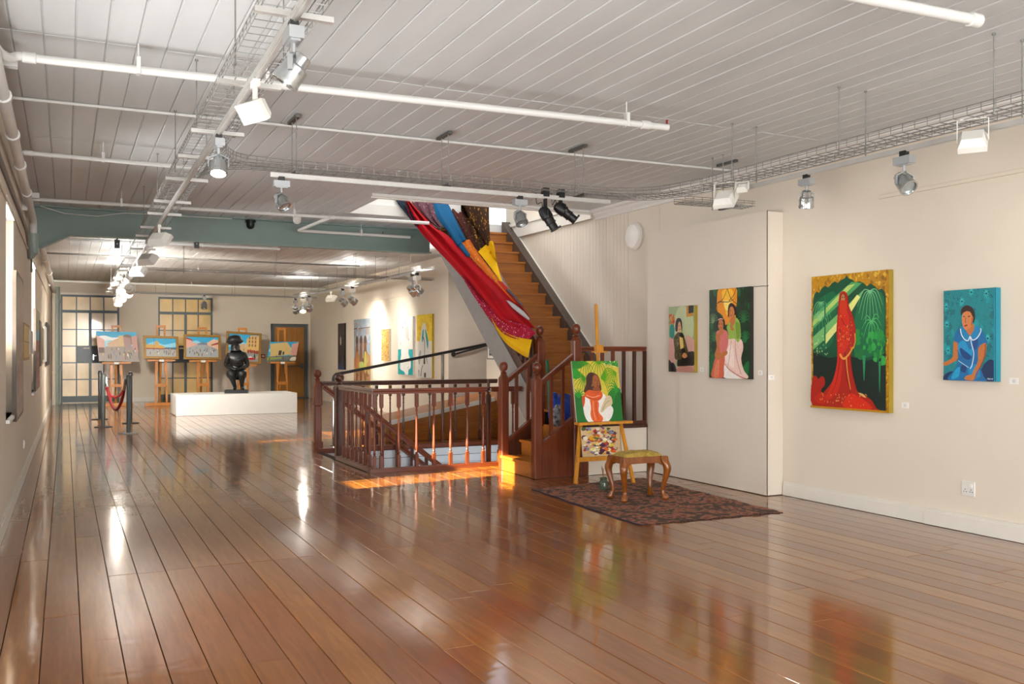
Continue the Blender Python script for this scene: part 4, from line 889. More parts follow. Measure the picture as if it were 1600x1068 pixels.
# woman in red robe in a green glade
GR = ['0d3f28', '12583a', '1c7346', '0a2f22']
arch = [(.03,.015),(.03,.80),(.045,.86),(.08,.885),(.115,.872),(.15,.905),(.20,.925),(.245,.905),(.28,.935),(.33,.95),(.37,.935),(.41,.955),(.46,.965),(.485,.99),(.51,.962),(.56,.95),(.60,.925),(.65,.935),(.70,.92),(.74,.895),(.79,.91),(.84,.89),(.88,.862),(.92,.87),(.955,.85),(.97,.82),(.97,.015)]
red = [rect('b58427'), *specks(170, ['8f6418', 'd9b04a', 'a67822', 'c99a38'], 0, 1, .8, 1, .018, 3), *specks(60, ['8f6418', 'd9b04a'], .0, .035, 0, .85, .012, 4), *specks(60, ['8f6418', 'd9b04a'], .965, 1, 0, .85, .012, 5),
 ('p', '0e4a30', arch), ('p', '072018', [(.03,.015),(.97,.015),(.97,.42),(.75,.36),(.5,.40),(.25,.38),(.03,.42)]),
 ('s', '14603c', [(.05,.45),(.3,.5),(.35,.85),(.15,.84),(.05,.75)]), ('s', '15653f', [(.6,.4),(.9,.45),(.95,.8),(.75,.86),(.6,.7)]),
 ('p', '4f9a5c', [(.03,.60),(.03,.70),(.55,.935),(.68,.92)]), ('p', 'a9c76e', [(.03,.62),(.03,.66),(.5,.91),(.6,.92)]), ('p', '6fae6a', [(.03,.44),(.03,.54),(.40,.72),(.72,.88),(.64,.80),(.40,.62)]), ('p', 'd9dc84', [(.42,.70),(.62,.84),(.66,.82),(.46,.64)]), ('p', 'd6d98a', [(.2,.55),(.38,.66),(.38,.60),(.2,.48)]),
 *fronds(.14, .80, 8, .15, 200, 340, '69b07c', .008, .5), *fronds(.78, .86, 9, .16, 190, 350, '7cc08a', .008, .5), *fronds(.80, .64, 9, .12, 150, 400, '57b56c', .009, .4), *fronds(.13, .66, 7, .12, 20, 160, '8fc98a', .007, .6), *fronds(.86, .52, 7, .12, 20, 200, '2f9a44', .012, .4),
 *specks(40, ['2b8a3e', '1d7038', '3aa04a'], .60, .96, .36, .56, .035, 8), *specks(26, ['c9d6a0', '9cc48a'], .05, .24, .40, .55, .009, 9),
 ('l', '2c8a5a', [(.71,.4),(.71,.22)], .03, .005), ('l', '2c8a5a', [(.90,.36),(.90,.14)], .02, .004), ('l', '1d6a48', [(.20,.85),(.20,.45)], .012),
 ('s', 'a51f16', [(.03,.02),(.03,.22),(.08,.24),(.11,.22),(.15,.24),(.19,.23),(.20,.18),(.15,.14),(.16,.11),(.24,.16),(.31,.22),(.36,.34),(.365,.46),(.355,.58),(.37,.70),(.385,.80),(.40,.855),(.44,.87),(.48,.862),(.505,.83),(.515,.77),(.56,.70),(.60,.61),(.605,.55),(.57,.46),(.545,.40),(.555,.30),(.59,.20),(.63,.14),(.70,.12),(.80,.085),(.86,.03),(.88,.015),(.5,.015)]),
 ('s', 'c62a1c', [(.30,.20),(.37,.36),(.375,.56),(.40,.74),(.44,.78),(.50,.72),(.53,.60),(.50,.46),(.44,.40),(.42,.25),(.36,.12),(.2,.06)]), ('s', 'd1301f', [(.45,.02),(.52,.12),(.62,.11),(.74,.07),(.80,.02)]), ('s', 'bb2418', [(.05,.06),(.14,.12),(.22,.09),(.18,.03)]),
 ('l', '7d120e', [(.40,.38),(.36,.22),(.28,.10)], .012, .003), ('l', '7d120e', [(.47,.42),(.49,.24),(.55,.10)], .014, .003), ('l', '8a1812', [(.53,.44),(.56,.28),(.62,.15)], .01, .003), ('l', '8c1a12', [(.40,.70),(.47,.62),(.55,.60)], .01), ('l', '8c1a12', [(.38,.62),(.45,.53),(.55,.52)], .01),
 ('l', 'd99a4a', [(.485,.38),(.50,.28),(.54,.15)], .012, .006), ('l', 'd9a04a', [(.40,.41),(.45,.375),(.52,.41),(.57,.46)], .018, .012), ('l', 'd6953f', [(.595,.56),(.60,.50),(.575,.45)], .010), *specks(60, ['d4623a', 'd98a4a'], .38, .56, .45, .70, .008, 12), *specks(40, ['d98a4a', 'e0a862'], .1, .8, .03, .12, .008, 14),
 ('s', '6d2a18', [(.405,.80),(.41,.85),(.445,.862),(.475,.845),(.48,.80),(.44,.785)]), ('s', 'b0764a', [(.42,.80),(.425,.84),(.45,.85),(.47,.83),(.468,.80)]), ('l', '241009', [(.43,.825),(.442,.828)], .008), ('l', '241009', [(.455,.825),(.467,.825)], .008), ('s', 'c23a22', [(.405,.80),(.44,.805),(.485,.80),(.50,.74),(.46,.70),(.41,.73)]), ('s', 'b5261a', [(.395,.80),(.405,.85),(.44,.872),(.48,.862),(.505,.82),(.50,.78),(.485,.82),(.47,.85),(.44,.858),(.415,.845)]),
 ('s', 'd8b070', [(.64,.13),(.70,.125),(.74,.10),(.70,.105)]), ('p', 'b58427', [(0,0),(1,0),(1,.015),(0,.015)])]
wall_canvas('painting', XR, 5.853, 6.80, .94, 2.235, .055, red, 'tall gold bordered painting of a figure in red robe', 'gold_edge')
# woman in a blue dress on teal
blue = [rect('167f86'), *specks(60, ['0f6a72', '1b929a', '117a80'], 0, 1, .2, 1, .05, 21)]
rr = random.Random(5)
for i in range(34):
    x, y, a = rr.uniform(.02, .96), rr.uniform(.25, .98), rr.uniform(0, 6.28); blue.append(('l', '0b4d58', [(x, y), (x+.05*math.cos(a), y+.03*math.sin(a)), (x+.04*math.cos(a+1.2), y+.05*math.sin(a+1.2))], .008, .003))
for cx, cy in ((.37,.87),(.83,.94),(.06,.82),(.07,.62),(.10,.33),(.86,.46),(.55,.965)):
    blue += fronds(cx, cy, 9, .055, 0, 320, '46bcc2', .016, 0)+[('e', '0b3f4a', cx, cy, .018, .012)]
blue += [('s', '0c2b52', [(.0,.0),(.05,.07),(.22,.10),(.35,.02)]), ('s', '0b2a52', [(.70,.0),(.76,.15),(.88,.23),(.97,.22),(1,.15),(1,0)]),
 ('s', SK, [(.0,.19),(.10,.22),(.19,.26),(.20,.36),(.22,.44),(.30,.44),(.29,.32),(.29,.24),(.20,.20),(.05,.16)]),
 ('s', '14679f', [(.25,.53),(.34,.58),(.45,.53),(.62,.585),(.74,.55),(.83,.46),(.85,.40),(.70,.36),(.69,.22),(.78,.06),(.80,0),(.12,0),(.20,.10),(.28,.18),(.30,.32),(.29,.41),(.22,.44)]),
 ('s', '2a8ec0', [(.30,.40),(.42,.44),(.52,.34),(.58,.38),(.56,.28),(.42,.26),(.32,.30)]), ('s', '0d3f78', [(.34,.36),(.45,.32),(.56,.26),(.48,.23),(.36,.28)]), ('s', '0e4680', [(.58,.44),(.68,.46),(.66,.36),(.60,.34)]), ('s', '2c9ac4', [(.16,.02),(.26,.13),(.34,.14),(.30,.04)]), ('s', '0d3c70', [(.38,.17),(.46,.16),(.44,.09),(.34,.11)]), ('s', '2486b8', [(.50,.14),(.66,.18),(.72,.05),(.55,.03)]),
 ('s', SK, [(.46,.53),(.48,.60),(.58,.62),(.62,.58),(.58,.53),(.53,.49)]), ('s', '1c7fb2', [(.345,.575),(.36,.51),(.42,.46),(.50,.44),(.53,.485),(.45,.545),(.40,.60)]), ('s', '1c7fb2', [(.53,.485),(.57,.45),(.66,.47),(.73,.53),(.73,.575),(.62,.60),(.60,.545)]),
 ('l', 'e4ecef', [(.345,.57),(.365,.505),(.43,.45),(.495,.44),(.53,.485),(.575,.445),(.66,.465),(.73,.53),(.73,.57)], .010), ('l', 'd6e4ea', [(.53,.485),(.56,.40),(.60,.30),(.57,.18),(.53,.13)], .009), ('l', 'bcd6e0', [(.30,.22),(.38,.19),(.50,.145)], .007),
 ('s', SK, [(.69,.36),(.83,.41),(.82,.28),(.74,.18),(.64,.09),(.60,.01),(.45,.01),(.42,.03),(.48,.06),(.56,.07),(.60,.12),(.68,.22)]), ('l', SKD, [(.82,.40),(.80,.26),(.70,.13),(.62,.03)], .012),
 ('s', 'c98050', [(.375,.70),(.385,.62),(.42,.57),(.47,.555),(.54,.585),(.58,.64),(.60,.70),(.56,.77),(.44,.77)]), ('s', HAIR, [(.36,.72),(.35,.76),(.38,.80),(.46,.825),(.54,.81),(.60,.77),(.625,.70),(.60,.63),(.575,.67),(.57,.71),(.53,.75),(.47,.76),(.40,.745)]),
 ('l', '3a1c10', [(.40,.70),(.43,.705)], .012), ('l', '3a1c10', [(.49,.70),(.53,.705)], .012), ('l', '8a4a2c', [(.45,.69),(.435,.645),(.455,.64)], .010), ('l', '8a2a22', [(.42,.60),(.45,.603),(.48,.61)], .016), ('s', 'a86238', [(.55,.60),(.585,.65),(.59,.70),(.56,.68)]), ('p', '1a86a6', [(.972,0),(1,0),(1,1),(.972,1)]),
 ('l', 'cfe0e8', [(.855,.025),(.87,.035),(.875,.02)], .006), ('l', 'cfe0e8', [(.885,.02),(.895,.033),(.905,.02)], .006), ('l', 'cfe0e8', [(.918,.035),(.92,.02)], .006), ('l', 'cfe0e8', [(.94,.035),(.945,.02),(.955,.035)], .006)]
wall_canvas('painting', XR, 4.802, 5.282, 1.255, 2.007, .06, blue, 'teal painting of a seated figure in blue dress', 'teal_edge')
# two seated women in a jungle
tw = [rect('17331f'), *specks(50, ['1d4a2a', '11281a', '265c34'], 0, 1, 0, 1, .06, 31),
 ('s', 'e0902c', [(.22,.98),(.30,1.0),(.66,1.0),(.70,.90),(.68,.80),(.60,.72),(.50,.62),(.40,.60),(.34,.70),(.20,.76),(.20,.86)]), ('s', 'f2bd45', [(.34,.98),(.58,.98),(.60,.86),(.55,.78),(.45,.70),(.40,.80),(.34,.88)]), ('s', 'f6dc7c', [(.38,.86),(.52,.86),(.52,.78),(.42,.76)]),
 *[('l', '2c2412', p, .010, .006) for p in ([(.2,.84),(.36,.89),(.46,1.0)], [(.46,1.0),(.56,.88),(.70,.82)], [(.5,.86),(.62,.92),(.68,1.0)], [(.24,.86),(.5,.85),(.62,.88)], [(.05,1.0),(.18,.86),(.22,.72)], [(.9,1.0),(.86,.82),(.80,.68)], [(.98,.95),(.9,.8)])],
 *fronds(.10, .62, 10, .17, 10, 190, '6d8c66', .010, .4), *fronds(.86, .62, 10, .20, 0, 200, '2f6a3c', .016, .4), *fronds(.14, .42, 9, .18, 20, 200, '2c6a3a', .018, .5), *fronds(.90, .40, 9, .2, 20, 200, '2b7040', .02, .5), *fronds(.1, .16, 7, .2, 30, 170, '1f5c34', .03, .5), ('s', '1f6a3c', [(.82,.10),(.98,.20),(.96,.02),(.9,0)]), ('s', '1c5c36', [(.02,.20),(.14,.26),(.10,.05),(.02,.04)]),
 ('s', 'e9c8bd', [(.50,.44),(.62,.46),(.80,.43),(.85,.34),(.80,.22),(.86,.10),(.95,.01),(.40,.01),(.36,.10),(.40,.28)]), ('s', 'f2ded6', [(.44,.30),(.54,.38),(.62,.30),(.62,.12),(.50,.16),(.42,.20)]), ('l', 'b98c84', [(.66,.42),(.68,.25),(.80,.05)], .010), ('l', 'b98c84', [(.56,.42),(.52,.25),(.46,.1)], .008), ('s', 'efe9e4', [(.38,.01),(.40,.15),(.52,.08),(.70,.03),(.80,0)]), ('l', 'a5483c', [(.40,.16),(.52,.10),(.76,.03),(.92,.005)], .008),
 ('s', '8fae4c', [(.45,.57),(.52,.63),(.62,.68),(.73,.65),(.78,.58),(.79,.46),(.76,.42),(.72,.40),(.64,.44),(.50,.44),(.49,.50)]), ('s', '6f9438', [(.66,.62),(.76,.60),(.77,.47),(.70,.44),(.68,.52)]), ('s', SK, [(.53,.62),(.56,.70),(.64,.70),(.66,.64),(.60,.58)]), ('s', 'c07a46', [(.50,.74),(.52,.69),(.56,.665),(.62,.69),(.65,.75),(.62,.80),(.54,.80)]), ('s', HAIR, [(.48,.70),(.49,.80),(.55,.835),(.62,.82),(.68,.78),(.70,.70),(.66,.68),(.64,.74),(.60,.79),(.54,.79),(.515,.745),(.51,.68)]), ('l', 'd6b030', [(.655,.70),(.66,.675)], .014), ('s', 'b5703e', [(.54,.60),(.58,.58),(.63,.55),(.60,.53),(.55,.54)]), ('l', '3a1c10', [(.535,.75),(.56,.753)], .008), ('l', '8a2a22', [(.545,.70),(.57,.698)], .010),
 ('s', 'd06a52', [(.07,.01),(.10,.12),(.16,.22),(.28,.25),(.40,.24),(.38,.12),(.36,.01)]), ('s', 'dd8468', [(.12,.02),(.18,.17),(.26,.20),(.24,.02)]), ('s', 'cf7470', [(.18,.50),(.26,.54),(.40,.54),(.48,.50),(.49,.40),(.46,.33),(.40,.25),(.22,.24),(.20,.36)]), ('s', SK, [(.17,.46),(.20,.50),(.26,.50),(.30,.52),(.28,.44),(.27,.36),(.30,.28),(.44,.31),(.46,.27),(.30,.22),(.18,.22),(.15,.27),(.20,.36)]), ('s', SK, [(.26,.50),(.28,.56),(.36,.56),(.38,.52),(.32,.48)]), ('s', 'b87446', [(.23,.60),(.26,.555),(.31,.535),(.36,.565),(.38,.62),(.34,.66),(.26,.66)]), ('s', '1d100c', [(.20,.56),(.215,.65),(.27,.69),(.34,.685),(.40,.64),(.41,.57),(.37,.55),(.365,.62),(.33,.655),(.26,.65),(.24,.60)]), ('l', 'd9b8a0', [(.23,.655),(.30,.668),(.36,.66)], .010), ('l', '3a1c10', [(.26,.605),(.285,.61)], .008), ('l', '3a1c10', [(.32,.61),(.345,.605)], .008), ('l', '8a2a22', [(.29,.565),(.32,.565)], .010)]
wall_canvas('painting', PX, 7.459, 8.13, 1.202, 2.178, .05, tw, 'painting of two figures in pink and green amid jungle leaves', 'black_edge')
# woman in a patterned jacket on a pink sofa
so = [rect('93a37a'), ('s', 'b4bd92', [(.2,.6),(.9,.5),(.9,.9),(.4,.98)]), ('p', 'b87f2a', [(.70,.83),(.97,.84),(.97,1),(.70,1)]), ('p', '17110f', [(.78,.88),(.97,.89),(.97,1),(.78,1)]), ('p', '7a6a34', [(0,.5),(.18,.5),(.18,.52),(0,.52)]),
 ('s', '1d7c6e', [(.06,.53),(.04,.64),(.08,.72),(.20,.72),(.24,.64),(.20,.53)]), *specks(30, ['c4622a', 'b83a22', 'c98a3a', '8a7a30'], .02, .24, .74, .88, .035, 41),
 ('s', 'c79a8e', [(0,.50),(.14,.51),(.26,.44),(.30,.20),(.24,.10),(0,.14)]), ('s', 'c99c90', [(.66,.52),(.80,.55),(.94,.50),(1,.44),(1,.02),(.30,.0),(.36,.10),(.7,.3)]), ('s', 'b98678', [(.3,.02),(.55,.10),(.9,.08),(.95,0)]),
 ('s', '14100f', [(.0,0),(.0,.18),(.12,.14),(.26,.06),(.30,0)]), ('s', '16120f', [(.40,.24),(.60,.30),(.80,.31),(1,.30),(1,.12),(.80,.10),(.50,.09),(.34,.10)]), ('s', '4f4424', [(.20,.50),(.28,.57),(.42,.61),(.58,.56),(.66,.48),(.74,.36),(.78,.28),(.62,.30),(.52,.28),(.50,.20),(.26,.20),(.24,.34)]), *specks(60, ['2a2414', '7a6a38', '1c180f'], .26, .66, .22, .54, .022, 42),
 ('s', 'e0c070', [(.44,.52),(.50,.54),(.56,.52),(.60,.38),(.54,.36),(.48,.36)]), ('s', '15110f', [(.42,.56),(.52,.60),(.60,.56),(.54,.52)]), ('s', '15110f', [(.52,.35),(.64,.36),(.66,.28),(.54,.28)]), ('s', 'c98a60', [(.54,.24),(.60,.29),(.70,.28),(.74,.24),(.64,.21)]),
 ('s', 'cf9a74', [(.36,.66),(.38,.62),(.44,.60),(.50,.64),(.52,.70),(.48,.77),(.40,.77)]), ('s', '15100f', [(.28,.63),(.28,.74),(.34,.81),(.44,.82),(.52,.78),(.545,.68),(.53,.62),(.50,.70),(.46,.76),(.40,.75),(.37,.66),(.36,.62)]), ('l', '2a1410', [(.40,.70),(.44,.705)], .008), ('l', 'a03a32', [(.42,.645),(.46,.645)], .010), ('s', '2b2b30', [(.14,.14),(.24,.12),(.32,.03),(.24,.02)])]
wall_canvas('painting', PX, 8.405, 8.897, 1.253, 2.024, .045, so, 'small green painting of a seated figure in patterned jacket', 'gold_edge')
label_card(XR, 5.724, 1.016, 'caption card below right of the red robe painting'); label_card(XR, 4.688, 1.263, 'caption card right of the teal painting'); label_card(PX, onX(1188, 582, PX).y, onX(1188, 582, PX).z, 'caption card right of the two figure jungle painting', w=.06)
label_card(PX, onX(1097, 577, PX).y, onX(1097, 577, PX).z, 'caption card between the two partition paintings', w=.06)
t = thing('label_card', (6.56, PY0, 1.22), 'caption card on the end face of the partition', 'label', 'caption cards on the right wall'); MB().box(6.52, 6.60, PY0-.004, PY0, 1.20, 1.25).build('card', 'paper_white', t, smooth=0); MB().box(6.545, 6.575, PY0-.005, PY0-.004, 1.228, 1.232).build('print', 'print_grey', t, smooth=0)
# socket
t = thing('wall_socket', (XR, 5.085, .36), 'white double plug socket low on right wall', 'socket'); b = MB(); b.box(XR-.012, XR, 5.03, 5.145, .30, .42); b.build('plate', 'white_gloss', t)
for dy in (-.028, .028):
    b = MB(); y = 5.0875+dy
    for a, c in ((0, .018), (-.011, .0), (.011, .0)): b.box(XR-.0135, XR-.012, y+a-.003, y+a+.003, .335+c-.004, .335+c+.004)
    b.build('pin_holes', 'black_plastic', t, smooth=0)
b = MB(); b.box(XR-.017, XR-.012, 5.05, 5.075, .375, .40); b.build('switch', 'paper_white', t)
b = MB(); b.tube([onX(1178, 447.5, PX-.006), onX(1201, 446, PX-.006)], .003, 5); t = b.build('wall_hook', 'zinc_dark', loc=tuple(onX(1190, 446, PX-.006))); tag(t, 'thin metal hanging strip beside the jungle painting', 'hook')

# ================================================================ RUG
rm = bpy.data.materials.new('rug_weave'); rm.use_nodes = True; n = N(rm); bs = n.n['Principled BSDF']; bs.inputs['Roughness'].default_value = .95
tc = n.new('ShaderNodeTexCoord'); mp = n.new('ShaderNodeMapping'); n.link(tc.outputs['Object'], mp.inputs[0]); mp.inputs['Scale'].default_value = (1, 1, 1)
v1 = n.new('ShaderNodeTexVoronoi', Scale=11.0, feature='F1'); v1.distance = 'MANHATTAN'; n.link(mp.outputs[0], v1.inputs['Vector'])
ns = n.new('ShaderNodeTexNoise', Scale=42.0, Detail=4.0, Roughness=.7); mp2 = n.new('ShaderNodeMapping'); mp2.inputs['Scale'].default_value = (1, .45, 1); n.link(tc.outputs['Object'], mp2.inputs[0]); n.link(mp2.outputs[0], ns.inputs['Vector'])
wv = n.new('ShaderNodeTexWave', Scale=1.35, Distortion=5.0); wv.bands_direction = 'DIAGONAL'; n.link(mp.outputs[0], wv.inputs['Vector'])
mixv = n.math('ADD', n.math('MULTIPLY', v1.outputs[0], .55), n.math('ADD', n.math('MULTIPLY', ns.outputs[0], .55), n.math('MULTIPLY', wv.outputs[0], .16)))
rp_ = n.ramp(mixv, [(.38, rgb('3a2820')), (.48, rgb('5a3a2c')), (.55, rgb('864636')), (.63, rgb('9a5544')), (.72, rgb('8a6446')), (.86, rgb('463028'))]); n.link(rp_.outputs[0], bs.inputs['Base Color'])
bp = n.new('ShaderNodeBump', Strength=.5, Distance=.004); n2 = n.new('ShaderNodeTexNoise', Scale=220.0); n.link(tc.outputs['Object'], n2.inputs['Vector']); n.link(n2.outputs[0], bp.inputs['Height']); n.link(bp.outputs[0], bs.inputs['Normal']); MATS['rug_weave'] = rm
mat('rug_fringe', '3a2622', .95, var=.3, scale=60); mat('rug_binding', '2a2436', .9)
cs = [Vector((4.53, 8.72, 0)), Vector((4.42, 6.52, 0)), Vector((5.97, 6.46, 0)), Vector((6.13, 8.95, 0))]
rg = thing('rug', ((4.53+6.13)/2, 7.7, 0), 'worn dark red patterned rug under the stool', 'rug'); NX, NY = 26, 34
rr = random.Random(7)
def rug_pt(u, v, top):
    p = lerp(lerp(cs[1], cs[2], u), lerp(cs[0], cs[3], u), v)
    e = min(u, 1-u, v, 1-v); j = math.sin(u*37+v*5)*.006+math.sin(u*91)*.004
    if v < .001: p.y += j*1.6
    if v > .999: p.y += j*1.2
    if u < .001 or u > .999: p.x += math.sin(v*29)*.006
    h = .007+.003*math.sin(u*19+v*7)*math.sin(v*23)+(.010*max(0, math.sin(u*24+1.0))**3 if v < .02 else 0)
    p.z = max(.004, h) if top else .001; return p
b = MB(); b.grid([[rug_pt(i/NX, k/NY, True) for i in range(NX+1)] for k in range(NY+1)])
ed = [(i/NX, 0) for i in range(NX+1)]+[(1, k/NY) for k in range(1, NY+1)]+[(1-i/NX, 1) for i in range(1, NX+1)]+[(0, 1-k/NY) for k in range(1, NY)]
b.grid([[rug_pt(u, v, True) for u, v in ed], [rug_pt(u, v, False) for u, v in ed]], closed=True); b.build('weave', 'rug_weave', rg, smooth=40)
b = MB()
for i in range(130):
    u = (i+.5)/130; p = rug_pt(u, 0, True); q = p+Vector((rr.uniform(-.01, .01), -rr.uniform(.008, .028), 0)); q.z = .002; b.bar(p, q, .006, .002)
o = b.build('fringe', 'rug_fringe', rg, smooth=0); o['kind'] = 'stuff'
b = MB(); b.tube([rug_pt(0, k/NY, True)+Vector((-.003, 0, -.001)) for k in range(NY+1)], .006, 6); b.build('binding', 'rug_binding', rg)

# ================================================================ STOOL
SX, SY = (4.912+5.426)/2+.012, (7.516+7.788)/2+.015
stl = thing('stool', (SX, SY, .009), 'carved oak cabriole leg stool with tapestry seat standing on rug', 'stool', rz=math.radians(-4))
hw, hd = .245, .155; ZS = .445
def cab_leg(sx, sy):
    b = MB(); ctl = [(0, 0, .44, .036), (.006, .006, .395, .042), (.028, .028, .345, .041), (.032, .032, .29, .035), (.020, .020, .22, .028), (.004, .004, .14, .022), (.000, .000, .085, .020), (.010, .010, .055, .026), (.018, .018, .035, .033), (.020, .020, .018, .034), (.018, .018, .003, .024)]
    cp = crom([(c[0], c[1], c[2]) for c in ctl], 4); rs = crom([(c[3], 0, 0) for c in ctl], 4); rows = []; n = 12
    for i, (p, r) in enumerate(zip(cp, rs)):
        f = max(0, min(1, (p.z-.36)/.06)); row = []
        for j in range(n):
            a = 2*math.pi*(j+.5)/n; cx, cy = math.cos(a), math.sin(a); q = 1/max(abs(cx), abs(cy)); k = lerp(1.0, q, f*.85+.15*(p.z > .07)); k *= 1+.06*(1 if p.z < .05 and j % 3 == 0 else 0)
            row.append((sx*(hw-.03+p.x+r.x*cx*k), sy*(hd-.03+p.y+r.x*cy*k), p.z))
        rows.append(row)
    b.grid(rows, closed=True); b.add(rows[0], [tuple(range(n))]); b.add(rows[-1], [tuple(range(n))])
    return b.build('leg', 'stool_oak', stl, local=True, smooth=50)
for sx in (-1, 1):
    for sy in (-1, 1): cab_leg(sx, sy)
for (x0, x1, y0, y1, horiz) in ((-hw+.03, hw-.03, -hd+.008, -hd+.034, 1), (-hw+.03, hw-.03, hd-.034, hd-.008, 1), (-hw+.008, -hw+.034, -hd+.03, hd-.03, 0), (hw-.034, hw-.008, -hd+.03, hd-.03, 0)):
    b = MB()
    pts = []
    if horiz:
        L = x1-x0
        for t_, z in ((0, .355), (.06, .352), (.13, .372), (.5, .376), (.87, .372), (.94, .352), (1, .355)): pts.append((x0+L*t_, y0, z))
        b.prism(pts+[(x1, y0, ZS-.006), (x0, y0, ZS-.006)], (0, y1-y0, 0))
    else:
        L = y1-y0
        for t_, z in ((0, .355), (.1, .352), (.2, .372), (.8, .372), (.9, .352), (1, .355)): pts.append((x0, y0+L*t_, z))
        b.prism(pts+[(x0, y1, ZS-.006), (x0, y0, ZS-.006)], (x1-x0, 0, 0))
    b.build('apron', 'stool_oak', stl, local=True, smooth=20)
b = MB(); NU = 16; rows = []
for i in range(NU+1):
    row = []
    for j in range(NU+1):
        u, v = -1+2*i/NU, -1+2*j/NU; e = (1-abs(u)**5)*(1-abs(v)**5); z = ZS-.012+.052*e**.55+.004*math.sin(u*9+v*4)*e+.003*math.sin(v*11)*e
        row.append((u*(hw-.022), v*(hd-.022), z))
    rows.append(row)
b.grid(rows); b.grid([[rows[0][j] for j in range(NU+1)], [(x, y, ZS-.03) for x, y, z in rows[0]]]); b.grid([[rows[NU][j] for j in range(NU+1)], [(x, y, ZS-.03) for x, y, z in rows[NU]]]); b.grid([[r[0] for r in rows], [(r[0][0], r[0][1], ZS-.03) for r in rows]]); b.grid([[r[NU] for r in rows], [(r[NU][0], r[NU][1], ZS-.03) for r in rows]])
b.build('seat_pad', 'seat_tapestry', stl, local=True, smooth=60)

# ================================================================ NEAR EASEL, PORTRAIT, PALETTE, JAR
YE = 8.75
es = thing('easel', (5.45, 8.8, 0), 'yellow pine tripod easel on rug edge beside the stairs', 'easel')
fl_, fr_ = onZ(899, 757), onZ(990, 756); tl_, tr_ = onY(914, 665, 8.95), onY(976, 660, 8.93)
b = MB(); top_l = Vector((5.40, 9.02, 1.40)); 
# legs lean back from the floor towards the mast
L0, R0 = Vector((fl_.x, fl_.y, .012)), Vector((fr_.x, fr_.y, .012))
qa, qb = onY(906, 666, 8.98), onY(975, 662, 8.86)
Lm, Rm = L0+(Vector((qa.x, 8.98, .62))-L0)*1.5, R0+(Vector((qb.x, 8.92, .62))-R0)*1.5
def along(a, c, t): return a+(c-a)*t
b = MB(); b.bar(L0, Lm, .038, .026, (0, 1, 0)); b.build('leg', 'easel_pine', es); b = MB(); b.bar(R0, Rm, .038, .026, (0, 1, 0)); b.build('leg', 'easel_pine', es)
bk = Vector((5.44, 9.33, .004)); b = MB(); b.bar(bk, (5.44, 9.10, 1.35), .03, .026, (0, 1, 0)); b.build('leg', 'easel_pine', es)
tray = onY(902, 660, 8.80); tray2 = onY(986, 656, 8.80); zt2 = tray.z
b = MB(); b.box(tray.x, tray2.x, 8.76, 8.87, zt2-.028, zt2); b.build('canvas_shelf', 'easel_pine', es)
cbz = onY(940, 716, 8.86).z; xL = along(L0, Lm, (cbz-L0.z)/(Lm.z-L0.z)); xR = along(R0, Rm, (cbz-R0.z)/(Rm.z-R0.z))
b = MB(); b.box(xL.x-.02, xR.x+.02, xL.y-.03, xL.y-.005, cbz-.025, cbz+.025); b.build('cross_bar', 'easel_pine', es)
mt = onY(931, 476, 9.06); b = MB(); b.bar((onY(938, 660, 8.98).x, 8.98, zt2-.06), (mt.x, 9.06, mt.z), .032, .022, (0, 1, 0)); b.lathe([(.016, 0), (.015, .008), (.0, .014)], 10, (mt.x, 9.06, mt.z)); b.build('mast', 'easel_pine', es)
cz = onY(935, 548, 9.03); b = MB(); b.box(cz.x-.085, cz.x+.085, 8.97, 9.05, cz.z-.02, cz.z-.002); b.box(cz.x-.045, cz.x+.045, 8.99, 9.05, cz.z-.002, cz.z+.07); b.build('top_clamp', 'easel_pine', es)
